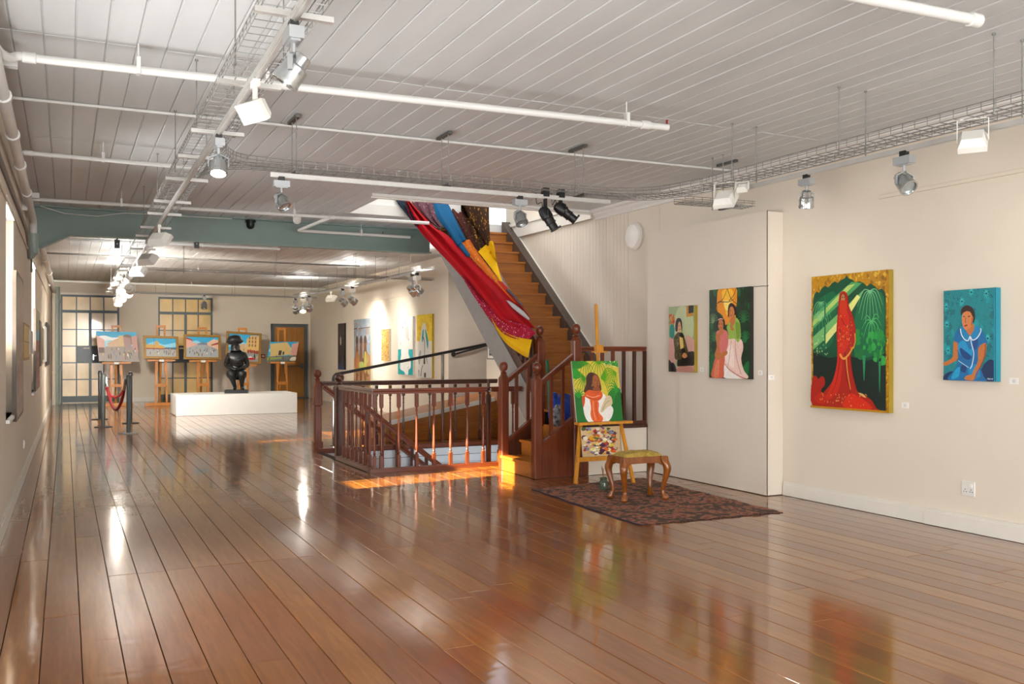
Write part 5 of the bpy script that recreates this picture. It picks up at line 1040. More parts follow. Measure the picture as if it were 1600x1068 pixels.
# canvas
bl_, br_ = onY(902, 660, 8.83), onY(974, 657, 8.83); tl2, tr2 = onY(897, 564, 8.95), onY(971, 561, 8.95)
pt = thing('portrait_painting', (bl_.x, 8.84, zt2), 'portrait with orange scarf and palm leaves resting on easel', 'painting')
O = Vector((bl_.x, 8.835, zt2+.001)); U = Vector((br_.x-bl_.x, 0, 0)); V = Vector((-.028, .075, tl2.z-zt2)); Nn = V.cross(U).normalized()*-1
if Nn.y > 0: Nn = -Nn
b = MB(); b.prism([O, O+U, O+U+V, O+V], -Nn*.022); b.build('canvas', 'canvas_edge', pt, smooth=0)
po = [rect('cdbb4e'), ('s', '2a7a2c', [(0,1),(.3,1),(.22,.90),(.08,.86),(0,.8)]), ('s', '2f8a30', [(.66,1),(1,1),(1,.9),(.86,.93),(.74,.94)]), ('s', '1d6a2a', [(0,.45),(.16,.42),(.28,.28),(.26,0),(0,0)]), ('s', '1a6a2a', [(.72,.45),(1,.52),(1,0),(.70,0)]), ('s', '2c9436', [(0,.86),(.08,.88),(.16,.80),(.14,.72),(0,.72)]),
 *fronds(.30, .98, 8, .26, 190, 320, '3f8a1c', .022, .3), *fronds(.58, .99, 9, .30, 200, 350, '4c921e', .022, .25), *fronds(.60, .72, 11, .36, 300, 400, '4f971c', .024, .35), *fronds(.26, .72, 9, .30, 150, 260, '3a8a22', .024, .1), *fronds(.94, .80, 8, .26, 160, 270, '5a9a20', .02, .1), *fronds(.95, .50, 7, .26, 120, 230, '2f8e34', .03, .2), *fronds(.08, .4, 7, .2, 20, 160, '2f8e34', .03, .2), *specks(24, ['d4dcb0', 'b9c98a'], .70, .98, .88, 1, .014, 51),
 ('s', '4a2a1e', [(.20,.50),(.26,.62),(.28,.74),(.36,.81),(.46,.80),(.54,.75),(.57,.66),(.58,.52),(.50,.48),(.30,.46)]), ('s', '9a5c38', [(.40,.62),(.41,.72),(.47,.77),(.53,.74),(.56,.66),(.54,.58),(.48,.54),(.43,.57)]), ('s', '8a4e30', [(.42,.56),(.40,.48),(.54,.46),(.54,.56)]), ('l', '2c160e', [(.45,.675),(.48,.68)], .010), ('l', '2c160e', [(.52,.675),(.545,.675)], .010), ('l', '6a3420', [(.505,.67),(.515,.625),(.50,.615)], .010), ('l', '7a2a22', [(.48,.585),(.525,.588)], .014), ('e', 'd9b03a', .375, .605, .02, .03), ('s', '3e2218', [(.33,.76),(.42,.78),(.40,.66),(.36,.54),(.26,.50)]),
 ('s', 'e6e4de', [(.18,.42),(.30,.46),(.34,.30),(.40,.0),(.24,.0),(.16,.16)]), ('s', 'e2e0da', [(.52,.46),(.64,.44),(.72,.30),(.80,.20),(.76,.08),(.66,.0),(.44,.0),(.46,.2)]), ('s', 'cbb896', [(.52,.18),(.62,.34),(.70,.42),(.78,.40),(.79,.28),(.66,.22),(.56,.15)]), ('l', '9c8a68', [(.56,.18),(.66,.30),(.76,.34)], .010),
 ('s', 'd4603a', [(.20,.44),(.30,.52),(.44,.50),(.56,.50),(.60,.43),(.54,.36),(.42,.33),(.28,.38)]), ('s', 'd9683e', [(.32,.38),(.44,.36),(.50,.30),(.48,.16),(.56,.06),(.52,.0),(.36,.0),(.30,.10),(.32,.24)]), ('s', 'c85434', [(.15,.40),(.21,.43),(.20,.32),(.15,.24)]), ('l', 'f0a888', [(.24,.44),(.38,.40),(.54,.43)], .012), ('l', 'a83e24', [(.28,.41),(.42,.36),(.55,.39)], .010), ('l', 'f0a888', [(.38,.34),(.37,.18),(.40,.03)], .010), ('l', 'a83e24', [(.44,.32),(.43,.16),(.47,.03)], .010), ('l', '7a4630', [(.40,.49),(.46,.465),(.54,.49)], .008)]
paint(pt, O, U, V, Nn, po)
# palette board leaning on the cross bar
pl = thing('palette_board', (5.4, 8.84, cbz), 'paint smeared palette board leaning under the portrait', 'palette')
a0, a1 = onY(913, 711, 8.84), onY(975, 710, 8.84); zb2 = cbz+.026; O = Vector((a0.x, xL.y-.02, zb2)); U = Vector((a1.x-a0.x, 0, 0)); V = Vector((0, .05, onY(915, 668, 8.88).z-zb2)); Nn = V.cross(U).normalized(); Nn = -Nn if Nn.y > 0 else Nn
b = MB(); b.prism([O, O+U, O+U+V, O+V], -Nn*.006); b.build('board', 'palette_wood', pl, smooth=0)
paint(pl, O, U, V, Nn, [rect('cdb48a'), *specks(150, ['5a2a34', '8a3a2c', 'c8642a', 'd9c8a0', 'e0d8c0', '6a4a78', '3a2430', 'b02a1c', 'd8a030', '7a8aa0', 'e0c040', '4a5a30', 'caa27a', '9a5a4a'], .05, .86, .05, .95, .075, 61, .9), *specks(20, ['f0ecd8', 'e8dc90'], .2, .7, .1, .6, .06, 62), *specks(8, ['d9662a', '4a1a3a'], .4, .8, .1, .5, .07, 63)], name='paint_smears')
c = onZ(943, 766); jr = thing('brush_jar', (c.x, c.y, .01), 'glass jar of brushes between easel leg and stool', 'jar')
b = MB(); b.lathe([(.044, .010), (.05, .016), (.05, .085), (.046, .10), (.036, .112), (.036, .13), (.04, .132), (.04, .14), (.035, .14), (.035, .114), (.045, .098), (.045, .02), (.0, .018)], 18, (c.x, c.y, 0)); b.build('glass', 'jar_glass', jr)
b = MB(); b.lathe([(.043, .02), (.043, .07)], 16, (c.x, c.y, 0)); b.build('water', mat('jar_water', '4a5a48', .2), jr)
for k, (dx, dy, h) in enumerate(((-.02, .005, .27), (.005, .012, .24), (-.006, -.01, .25))):
    b = MB(); p, q = Vector((c.x-dx*.6, c.y-dy, .03)), Vector((c.x+dx, c.y+dy, h)); b.tube([p, lerp(p, q, .8), lerp(p, q, .82), q], [.003, .004, .006, .001], 6); b.build('brush', ['zinc_dark', 'black_plastic', 'easel_pine'][k], jr)

# ================================================================ BAG ON THE LANDING
bp_ = onY(873, 640, 9.9); bg_ = thing('blue_bag', (5.75, 9.92, ZL), 'bulging blue plastic bag left on the stair landing', 'bag')
def blob(cx, cy, cz, rx, ry, rz, seed, n=14):
    rr = random.Random(seed); ph = [rr.uniform(0, 6.28) for _ in range(6)]; rows = []
    for i in range(n+1):
        th = math.pi*i/n; row = []
        for j in range(2*n):
            p = 2*math.pi*j/(2*n); k = 1+.10*math.sin(3*p+ph[0]+2*th)+.07*math.sin(5*p+ph[1])*math.sin(th)+.05*math.sin(9*p+ph[2]+4*th)
            z = cz+rz*math.cos(th)*k; row.append((cx+rx*math.sin(th)*math.cos(p)*k, cy+ry*math.sin(th)*math.sin(p)*k, max(ZL+.002, z)))
        rows.append(row)
    return MB().grid(rows, closed=True)
ct = onY(877, 641, 9.95); blob(ct.x+.02, 9.95, ZL+.17, .19, .13, .20, 3).build('bag_body', 'bag_blue', bg_, smooth=60)
b = MB(); b.tube(crom([(ct.x-.08, 9.95, ZL+.33), (ct.x-.1, 9.94, ZL+.39), (ct.x-.13, 9.93, ZL+.35)], 5), [.03]*11, 8); b.build('bag_knot', 'bag_blue', bg_)
c2 = onY(868, 646, 9.80); pk = thing('wrapped_bundle', (c2.x, 9.78, ZL), 'black and white wrapped bundle in front of the blue bag', 'bundle'); blob(c2.x, 9.75, ZL+.13, .085, .06, .13, 8).build('wrapping', 'bag_mixed', pk, smooth=60)
# ================================================================ FAR PAINTINGS ON THE RIGHT
def far_canvas(px0, px1, py0, py1, shapes, label, edge, d=.05, X=XRF):
    a = onX(px0, py0, X-d); c = onX(px1, (py0+py1)/2, X-d); zb = onX((px0+px1)/2, py1, X-d).z
    wall_canvas('painting', X, c.y, a.y, zb, onX((px0+px1)/2, py0, X-d).z, d, shapes, label, edge, group='paintings on the far right wall')
far_canvas(528, 538, 505, 577, [rect('2e2522'), *specks(30, ['3a302c', '241d1a'], 0, 1, 0, 1, .2, 71, .3), ('s', 'c9c4bc', [(.35,.66),(.42,.72),(.52,.68),(.55,.58),(.45,.52),(.36,.56)]), ('s', '244a70', [(.1,.0),(.25,.16),(.4,.08),(.6,.22),(.75,.34),(.7,.1),(.9,.05),(.9,0)])], 'narrow near black painting leftmost on far right wall', 'black_edge')
far_canvas(553, 579, 498, 604, [rect('8d9aa6'), *specks(60, ['7a8a9a', 'a0a4a8', '94857c', '7f93a8'], 0, 1, .5, 1, .09, 72, .5), ('p', 'a07a5c', [(0,0),(1,0),(1,.45),(.8,.52),(.5,.44),(.2,.5),(0,.4)]), *specks(50, ['8a5c40', 'b48a5c', '7c8a4a', 'a4a070', '6a4a3a'], 0, 1, 0, .45, .09, 73, .5), ('l', '5a2c20', [(.02,.86),(.2,.865)], .02), ('l', '4a3434', [(.3,.86),(.65,.865),(.98,.87)], .012), *[q for k, x in enumerate((.2, .45, .7)) for q in (('e', '4a3026', x, .68, .085, .075), ('s', '6a4434', [(x-.06,.62),(x+.06,.62),(x+.09,.35),(x+.05,.1),(x-.06,.1),(x-.1,.4)]), ('s', ['a86a44', '6a4a40', 'b4b060'][k], [(x-.04,.5),(x+.06,.5),(x+.08,.3),(x,.2),(x-.06,.3)]))], ('s', 'a0ac60', [(.35,.36),(.6,.36),(.62,.28),(.4,.26)])], 'blue brown painting of three abstract standing figures', 'canvas_edge')
far_canvas(596, 608, 514, 563, [rect('c49a58'), *specks(110, ['d8b45a', 'a87848', 'e0c880', '8a6a50', 'c88a5a', 'b8b0a0'], 0, 1, 0, 1, .09, 74, .35)], 'small mottled orange painting on far right wall', 'canvas_edge')
far_canvas(622, 645, 495, 585, [rect('e2e0dc'), ('p', '12a0a8', [(0,0),(1,0),(1,.44),(0,.44)]), ('s', 'e6e4e0', [(.25,.44),(.22,.34),(.15,.22),(.14,.10),(.42,.05),(.5,.0),(.68,.0),(.72,.08),(.86,.13),(.86,.25),(.72,.36),(.68,.45)]), *[('l', '2a2a2a', p, .018, .006) for p in ([(.28,.90),(.34,.78)], [(.50,.92),(.56,.84)], [(.16,.56),(.22,.52)], [(.14,.18),(.18,.10)], [(.70,.14),(.74,.06)], [(.34,.84),(.32,.76)], [(.76,.62),(.7,.58)])], ('s', 'c4c2be', [(.50,.80),(.68,.84),(.74,.70),(.70,.60),(.54,.66)])], 'white and turquoise abstract painting on far right wall', 'paper_white')
far_canvas(651, 675, 491, 590, [rect('e4e2da'), ('p', 'e8c81e', [(0,.58),(1,.58),(1,1),(0,1)]), *specks(24, ['d8b41a', 'f0d840'], 0, 1, .62, 1, .1, 76, .4), ('s', 'e0e0da', [(.2,.55),(.3,.72),(.4,.84),(.5,.88),(.6,.82),(.74,.6),(.9,.5),(.9,0),(.1,0),(.08,.35)]), ('s', '1aa0a0', [(.34,.62),(.40,.74),(.48,.76),(.46,.64),(.40,.56)]), ('s', '1aa0a0', [(.56,.76),(.68,.70),(.78,.56),(.72,.46),(.64,.58)]), *[('l', '22262c', p, .03, .012) for p in ([(.40,.66),(.52,.58),(.54,.40),(.52,.2)], [(.62,.36),(.72,.22)], [(.2,.3),(.3,.42)], [(.15,.12),(.16,.02)], [(.28,.02),(.34,.14),(.44,.2)])], ('p', '1c1e22', [(.46,.22),(.58,.22),(.56,.36),(.48,.36)]), ('p', '1c1e22', [(.50,.01),(.62,.01),(.62,.08),(.50,.08)]), ('s', 'a8aca8', [(.10,.30),(.24,.44),(.3,.36),(.2,.2)]), ('l', 'b0a040', [(.42,.92),(.5,.86),(.58,.92)], .012)], 'yellow topped abstract painting rightmost on far right wall', 'gold_edge')
a, c = onX(761, 533, XA-.02), onX(779, 560, XA-.02); t = thing('framed_print', (XA, a.y-.3, c.z), 'small framed black and white print behind the stairs', 'print')
z0, z1 = onX(766, 561, XA-.02).z, a.z; y0, y1 = a.y-.52, a.y
b = MB(); b.box(XA-.025, XA, y0, y1, z0, z1); b.build('frame', 'paper_white', t, smooth=0); paint(t, (XA-.025, y1, z0), (0, y0-y1, 0), (0, 0, z1-z0), (-1, 0, 0), [rect('3a3836'), rect('dedcd6', .07, .05, .93, .95), rect('6a6a68', .22, .2, .8, .8), *specks(40, ['2a2a2a', 'bcbcb8', '4a4a48'], .25, .78, .25, .78, .06, 79)])

# ================================================================ LEFT WALL ART (seen at a grazing angle)
def left_art(px0, px1, py0, py1, label, shapes, edge, d=.04, rnd=0):
    Xg = lambda y: xl(y)+d
    a = onX(px0, (py0+py1)/2, xl(12)+d); a = onX(px0, py0, xl(a.y)+d); c = onX(px1, (py0+py1)/2, xl(20)+d); c = onX(px1, py0, xl(c.y)+d)
    y0, y1 = a.y, c.y; ym = (y0+y1)/2; D = Xg(ym)*SN+ym*CS; z1 = CH+(HZ-py0)/FPX*(Xg(y0)*SN+y0*CS)*1.0; z0 = CH+(HZ-py1)/FPX*(Xg(y0)*SN+y0*CS)
    t = thing('wall_artwork', (xl(ym), ym, z0), label, 'artwork', 'artworks on the left wall'); b = MB(); x = xl(ym)
    if rnd:
        pts = []
        for cy, cz, a0 in ((y1-rnd, z1-rnd, 0), (y0+rnd, z1-rnd, 90), (y0+rnd, z0+rnd, 180), (y1-rnd, z0+rnd, 270)):
            for k in range(5): q = math.radians(a0+22.5*k); pts.append((x+.006, cy+rnd*math.cos(q), cz+rnd*math.sin(q)))
        b.prism(pts, (d-.006, 0, 0)); b.build('panel', edge, t)
        paint(t, (x+d, y0+.03, z0+.03), (0, y1-y0-.06, 0), (0, 0, z1-z0-.06), (1, 0, 0), shapes)
    else:
        b.box(x+.006, x+d, y0, y1, z0, z1); b.build('panel', edge, t, smooth=0); paint(t, (x+d, y0+.01, z0+.01), (0, y1-y0-.02, 0), (0, 0, z1-z0-.02), (1, 0, 0), shapes)
mat('art_dark', '5a514a', .5, var=.3, scale=3)
left_art(24, 36, 420, 660, 'tall grey brown rounded panel nearest on left wall', [('s', '9c8f84', [(.05,.05),(.95,.05),(.95,.95),(.05,.95)]), *specks(60, ['a89a8c', '8f8074', 'b49a84', '948a84', '9a7a70'], .1, .9, .05, .95, .12, 81, .3)], 'art_dark', rnd=.12)
left_art(36.5, 45.5, 503, 563, 'gold framed set of panels on left wall', [rect('a88a4a'), *[rect('d8bc7c', .05+.32*k, .05, .31+.32*k, .48) for k in range(3)], *[rect('e0c88c', .05+.32*k, .52, .31+.32*k, .95) for k in range(3)]], 'gold_frame')
left_art(47, 51, 515, 553, 'pale blue sheet beside the second left window', [rect('c9ccd8')], 'paper_white')
left_art(56, 62, 481, 611, 'tall multicoloured panel beyond the second left window', [rect('8a5a50'), rect('8a8a5a', 0, .75, 1, 1), rect('5aa0c0', 0, .62, 1, .75), rect('9a4a34', 0, .5, 1, .62), *specks(40, ['7a4a4a', 'a8807a', '6a4a50'], 0, 1, 0, .5, .12, 84, .3)], 'art_dark')
left_art(63, 65, 500, 572, 'dark edged thin panel past the multicoloured one', [rect('4a4640')], 'black_edge')
left_art(65.5, 70, 510, 563, 'greenish beige canvas far along left wall', [rect('a89a78'), *specks(30, ['98906c', 'b4a888'], 0, 1, 0, 1, .15, 86)], 'canvas_edge')
left_art(71, 74.5, 508, 566, 'white canvas far along left wall', [rect('d8d6d0')], 'paper_white')
left_art(76, 80, 503, 571, 'black panel farthest along left wall', [rect('2a2c34')], 'black_edge')
for k, (px, py) in enumerate(((37, 693), (79, 615))):
    c = onX(px, py, -.44); t = thing('wall_socket', (xl(c.y), c.y, c.z), ['white socket low on near left wall', 'white socket low on far left wall'][k], 'socket'); b = MB(); b.box(xl(c.y), xl(c.y)+.014, c.y-.06, c.y+.06, c.z-.05, c.z+.05); b.build('plate', 'white_gloss', t); b = MB(); b.box(xl(c.y)+.014, xl(c.y)+.018, c.y-.03, c.y-.01, c.z, c.z+.03); b.build('switch', 'paper_white', t)

# ================================================================ FAR EASELS AND STREET SCENES
def far_easel(px, ybase, Y, top_px, label, tray_z):
    x = onY(px, 600, Y).x; zt = onY(px, top_px, Y+.12).z; t = thing('easel', (x, Y, 0), label, 'easel', 'studio easels along the far wall'); w = .14; lean = .12
    for dx in (-.40, .40): pass
    b = MB(); b.bar((x-.42, Y-.05, .045), (x+.42, Y-.05, .045), .07, .07); b.build('foot_bar', 'easel_far', t)
    b = MB(); b.bar((x-.3, Y+.5, .035), (x+.3, Y+.5, .035), .05, .05); b.build('foot_bar', 'easel_far', t)
    for sx in (-1, 1):
        b = MB(); b.bar((x+sx*w, Y-.03, .06), (x+sx*w*.9, Y+lean*.8, tray_z+.25), .05, .045, (0, 1, 0)); b.build('upright', 'easel_far', t)
    for sx in (-1, 1):
        b = MB(); b.bar((x+sx*.10, Y+lean*.45, tray_z-.35), (x+sx*.10, Y+lean, zt), .045, .04, (0, 1, 0)); b.build('mast_rail', 'easel_far', t)
    b = MB(); b.box(x-.125, x+.125, Y+lean-.03, Y+lean+.03, zt-.06, zt); b.build('mast_top', 'easel_far', t)
    b = MB(); b.box(x-.16, x+.16, Y-.06, Y+.02, .52, .60); b.build('cross_bar', 'easel_far', t)
    b = MB(); b.bar((x, Y+.5, .04), (x, Y+lean+.02, tray_z+.1), .05, .04, (0, 1, 0)); b.build('back_leg', 'easel_far', t)
    b = MB(); b.box(x-.36, x+.36, Y-.07, Y+.07, tray_z-.05, tray_z); b.build('canvas_shelf', 'easel_far', t)
    b = MB(); b.box(x-.06, x+.06, Y-.075, Y-.07, tray_z-.06, tray_z+.0); b.build('caption_card', 'paper_white', t, smooth=0)
    return x
def street(kind, seed):
    rr = random.Random(seed); s = [rect('3fa6d2'), ('s', '8fd0e6', [(0,.62),(.3,.82),(.6,.66),(1,.78),(1,.55),(0,.5)])]
    if kind == 0:
        s += [('s', 'e6eef0', [(.02,.8),(.2,.86),(.4,.8),(.7,.84),(.6,.74),(.3,.7),(.05,.66)]), ('s', '6a5a48', [(.62,.6),(.66,.86),(.76,.92),(.86,.86),(.88,.6)]), ('p', '8c8078', [(0,0),(1,0),(1,.46),(.6,.52),(.3,.5),(0,.42)]), ('p', 'd0a89c', [(0,.86),(.18,.72),(.2,.46),(0,.36)]), ('p', 'c0a484', [(.25,.62),(.56,.80),(.56,.50),(.25,.48)]), ('p', 'c8b080', [(.54,.86),(.66,.88),(.66,.50),(.54,.52)]), ('p', '9c7c7c', [(.66,.84),(.84,.8),(.84,.44),(.66,.48)]), ('p', 'b88c84', [(.86,.84),(1,.9),(1,.3),(.86,.42)]), rect('4a2c28', .02, .28, .16, .46)]
    elif kind == 1:
        s += [('p', 'a6a6a4', [(0,0),(1,0),(1,.46),(0,.46)]), ('p', 'caa050', [(0,.44),(.62,.44),(.62,.54),(.52,.62),(.43,.64),(.42,.80),(.36,.88),(.31,.80),(.30,.64),(.1,.66),(0,.66)]), ('p', '8a3a24', [(0,.40),(.62,.40),(.62,.46),(0,.47)]), ('l', '2a2a2a', [(.27,.5),(.27,1)], .01), ('p', '4a5460', [(.62,.42),(1,.40),(1,.5),(.62,.5)])]
    elif kind == 2:
        s += [('p', '9aa0a2', [(0,0),(1,0),(1,.60),(.6,.70),(.36,.68),(0,.55)]), ('p', '6c7c8c', [(.34,.66),(.5,.76),(.66,.68),(.66,.62),(.36,.62)]), ('p', 'd8a89c', [(0,.92),(.14,.84),(.24,.7),(.36,.68),(.32,.6),(0,.44)]), ('p', '9a3a34', [(0,.98),(.2,.86),(.2,.80),(0,.90)]), ('p', 'd8b49c', [(.64,.72),(.86,.92),(1,.86),(1,.4),(.66,.6)]), ('p', '8a3a2c', [(.78,.64),(1,.76),(1,.66),(.78,.58)])]
    elif kind == 3:
        s += [('p', '8e9294', [(0,0),(1,0),(1,.36),(0,.4)]), ('p', 'd4b074', [(.55,.36),(.60,.84),(.72,.98),(1,.98),(1,.3),(.6,.32)]), ('p', 'c4a880', [(.35,.4),(.36,.62),(.55,.66),(.56,.36)]), *[rect('8a6a44', .66+.1*(i % 3), .56+.14*(i//3), .71+.1*(i % 3), .66+.14*(i//3)) for i in range(9)], ('p', 'a84a34', [(.62,.34),(1,.30),(1,.42),(.62,.44)]), ('s', 'b02a2c', [(.60,.10),(.66,.15),(.80,.16),(.88,.11),(.86,.07),(.62,.07)]), ('s', 'd8d8dc', [(.66,.14),(.72,.2),(.80,.16)])]
    else:
        s += [('p', '5a6a58', [(0,0),(1,0),(1,.3),(0,.26)]), ('p', '6a6a6c', [(.1,.26),(.5,.3),(.9,.14),(.7,.06),(.1,.1)]), ('p', 'cdb478', [(.02,.9),(.6,.98),(.76,.7),(.78,.34),(.1,.26)]), ('p', 'c89888', [(.78,.88),(1,.98),(1,.3),(.78,.3)]), rect('2c2c2c', .36, .32, .46, .56), rect('3c3c3c', .5, .34, .56, .5), ('s', 'd9d6c4', [(.80,.04),(.84,.2),(.98,.22),(1,.04)]), ('p', '8a9a50', [(.0,.08),(.5,.14),(.5,.22),(0,.22)])]
    cols = ['1c2024', '2c3a58', 'c8b060', '8a2c24', 'e0dcd0', '3a2c28', '5a7a9a', '40342c']
    for i in range(30 if kind != 4 else 6):
        x, y = rr.uniform(.06, .95), rr.uniform(.06, .42); h = .05+.16*(.45-y); s.append(('l', cols[i % 8], [(x, y), (x+.004, y+h)], h*.32)); s.append(('e', '4a3024', x+.004, y+h+h*.16, h*.10, h*.15))
    return s
def street_painting(q, Y, kind, label, frame):
    """q: four photo corners tl, tr, br, bl; lean back a little"""
    tl, tr, br, bl = [onY(p[0], p[1], Y+(.10 if k < 2 else 0)) for k, p in enumerate(q)]
    t = thing('street_painting', bl, label, 'painting', 'street scene paintings on the far easels'); U = br-bl; V = tl-bl; V = V-U*(V.dot(U)/U.dot(U))*0; Nn = U.cross(V).normalized(); Nn = Nn if Nn.y < 0 else -Nn
    b = MB(); b.prism([bl, br, br+V, bl+V], -Nn*.03); b.build('canvas', 'canvas_edge', t, smooth=0)
    if frame:
        w = .065; u, v = U.normalized(), V.normalized(); O = bl; A = [bl, br, br+V, bl+V]; I = [bl+u*w+v*w, br-u*w+v*w, br+V-u*w-v*w, bl+V+u*w-v*w]
        for k in range(4):
            b = MB(); j = (k+1) % 4; b.prism([A[k]+Nn*.002, A[j]+Nn*.002, I[j]+Nn*.002, I[k]+Nn*.002], Nn*.03); b.build('frame_rail', 'gold_frame', t, smooth=20)
        paint(t, I[0], U-u*2*w, V-v*2*w, Nn, street(kind, 90+kind), dz=.00012)
    else: paint(t, bl, U, V, Nn, street(kind, 90+kind), dz=.00012)
specs = [
 (182, 631, 26.9, 508, [(150, 517), (214.6, 518), (217.6, 565), (154.7, 564)], 0, False, 'unframed crowded street painting nearest the rope posts', 'studio easel holding the unframed street painting by the rope posts'),
 (252, 628, 26.6, 508, [(223.5, 524), (280, 525), (279.5, 561), (224.5, 560)], 1, True, 'gold framed painting of yellow hall and crowd', 'studio easel holding the gold framed yellow hall painting'),
 (317, 626, 26.5, 511, [(287, 522), (345, 522.5), (345, 562), (287, 561)], 2, True, 'gold framed grey street painting between window and statue', 'studio easel holding framed grey street painting left of statue'),
 (380, 625, 26.5, 512, [(354, 517), (410, 517.5), (407, 569), (352, 566)], 3, True, 'gold framed street painting partly behind the statue', 'studio easel standing behind the statue'),
 (441, 625, 26.7, 512, [(422, 534), (466, 534), (461.6, 564), (416.6, 564.7)], 4, False, 'tilted unframed painting of a sunlit building by the door', 'studio easel in front of far oak door')]
for px, pb, Y, tp, q, kind, frame, lab, elab in specs:
    zb = min(onY(q[2][0], q[2][1], Y).z, onY(q[3][0], q[3][1], Y).z); far_easel(px, pb, Y+.06, tp, elab, zb-.005); street_painting(q, Y-.02, kind, lab, frame)
c = onY(411, 556, YF-.01); t = thing('alarm_switch', (c.x, YF, c.z), 'small red break glass box on far wall', 'switch'); MB().box(c.x-.06, c.x+.06, YF-.04, YF, c.z-.06, c.z+.06).build('box', 'red_metal', t); MB().box(c.x-.04, c.x+.04, YF-.045, YF-.04, c.z-.035, c.z+.035).build('glass', 'paper_white', t, smooth=0)

# ================================================================ ROPE POSTS
posts = []
for k, (px, py, m_) in enumerate(((156, 655, 'black_metal'), (161.5, 667, 'steel_grey'), (200.8, 677, 'steel_grey'), (204, 661, 'black_metal'))):
    c = onZ(px, py); zt = 1.06; t = thing('rope_post', c, ['black rope post left of the red ropes, farther of its pair', 'grey rope post left of the red ropes, nearer of its pair', 'grey rope post right of the red ropes, nearer of its pair', 'black rope post right of the red ropes, farther of its pair'][k], 'post', 'rope barrier posts')
    b = MB(); b.lathe([(.036, .01), (.036, zt-.03), (.03, zt-.02), (.038, zt-.015), (.038, zt), (.02, zt+.01)], 16, c); b.build('tube', m_, t)
    b = MB(); b.lathe([(.17, 0), (.17, .006), (.16, .012), (.05, .018)], 24, c+Vector((0,0,.001))); b.build('base_plate', 'black_metal' if k != 2 else 'zinc', t)
    b = MB(); b.tube([c+Vector((.05*math.cos(a)+.0, 0, zt-.05+.035*math.sin(a))) for a in [6.2832*i/12 for i in range(12)]], .007, 6, closed=True); b.build('ring', 'chrome', t); posts.append(c)
for k, (a, d_, sag, lab) in enumerate(((posts[0], posts[3], .46, 'red velvet rope hanging higher between the black posts'), (posts[1], posts[2], .58, 'red velvet rope hanging lower between the grey posts'))):
    t = thing('barrier_rope', a+Vector((0, 0, 1.0)), lab, 'rope', 'red barrier ropes'); pts = []
    A, B = a+Vector((.05, 0, .97)), d_+Vector((-.05, 0, .97))
    for i in range(17): u = i/16; p = lerp(A, B, u); p.z -= sag*(1-(2*u-1)**2)**.8; pts.append(p)
    b = MB(); b.tube(pts, .026, 10); b.build('velvet', 'rope_red', t); b = MB(); b.tube([pts[0]+Vector((-.02, 0, .02)), pts[0], pts[1]], .03, 10); b.tube([pts[-1]+Vector((.02, 0, .02)), pts[-1], pts[-2]], .03, 10); b.build('end_caps', 'chrome', t)

# ================================================================ PLINTH AND BRONZE
PZ = .485; t = thing('plinth', (3.66, 22.7, 0), 'long low white plinth under the bronze statue', 'plinth')
b = MB(); b.box(2.285, 5.05, 22.10, 23.35, .004, PZ); b.build('box', 'plinth_white', t, smooth=0)
for x in (2.285,):
    b = MB(); b.box(x-.004, x, 22.11, 23.34, .02, PZ-.01); b.build('end_panel', 'plinth_white', t, smooth=0)
sc = onY(370, 617, 22.7); SXc = sc.x
bz = thing('bronze_statue', (SXc, 22.7, PZ), 'dark bronze statue of a crouching figure in wide hat', 'statue', rz=math.radians(-12))
b = MB(); b.box(-.27, .27, -.26, .24, .001, .075); b.build('base_slab', 'bronze', bz, local=True)
V_ = {'pel': (0, .10, .46, .185), 'waist': (0, .05, .64, .155), 'rib': (0, .02, .77, .175), 'chest': (0, .02, .87, .165), 'neck': (-.02, -.01, .97, .085), 'chin': (-.03, -.045, 1.035, .10), 'head': (-.03, -.03, 1.12, .125), 'crown': (-.03, 0, 1.19, .10),
 'shl': (-.18, .02, .91, .088), 'shr': (.18, .02, .91, .088), 'ell': (-.265, .03, .66, .058), 'elr': (.265, .03, .66, .058), 'wrl': (-.11, -.17, .60, .042), 'wrr': (.11, -.17, .60, .042), 'hal': (-.05, -.23, .585, .04), 'har': (.05, -.23, .585, .04),
 'hil': (-.13, .06, .45, .15), 'hir': (.13, .06, .45, .15), 'knl': (-.13, -.22, .49, .115), 'knr': (.13, -.22, .49, .115), 'cal': (-.085, -.17, .33, .072), 'car': (.125, -.17, .33, .072), 'anl': (-.03, -.10, .13, .042), 'anr': (.13, -.10, .13, .042), 'fol': (-.04, -.20, .10, .042), 'for': (.15, -.20, .10, .042), 'tol': (-.045, -.26, .092, .03), 'tor': (.16, -.26, .092, .03)}
E_ = [('pel','waist'),('waist','rib'),('rib','chest'),('chest','neck'),('neck','chin'),('chin','head'),('head','crown'),('chest','shl'),('chest','shr'),('shl','ell'),('shr','elr'),('ell','wrl'),('elr','wrr'),('wrl','hal'),('wrr','har'),('pel','hil'),('pel','hir'),('hil','knl'),('hir','knr'),('knl','cal'),('knr','car'),('cal','anl'),('car','anr'),('anl','fol'),('anr','for'),('fol','tol'),('for','tor')]
ks = list(V_); me = bpy.data.meshes.new('figure'); me.from_pydata([V_[k][:3] for k in ks], [(ks.index(a), ks.index(c)) for a, c in E_], []); fo = bpy.data.objects.new('figure', me); COL.objects.link(fo); fo.parent = bz
sm = fo.modifiers.new('skin', 'SKIN'); sm.use_smooth_shade = True
for i, k in enumerate(ks): me.skin_vertices[0].data[i].radius = (V_[k][3], V_[k][3]); me.skin_vertices[0].data[i].use_root = (k == 'pel')
fo.modifiers.new('sub', 'SUBSURF').levels = 2; fo.modifiers['sub'].render_levels = 2; me.materials.append(MATS['bronze'])
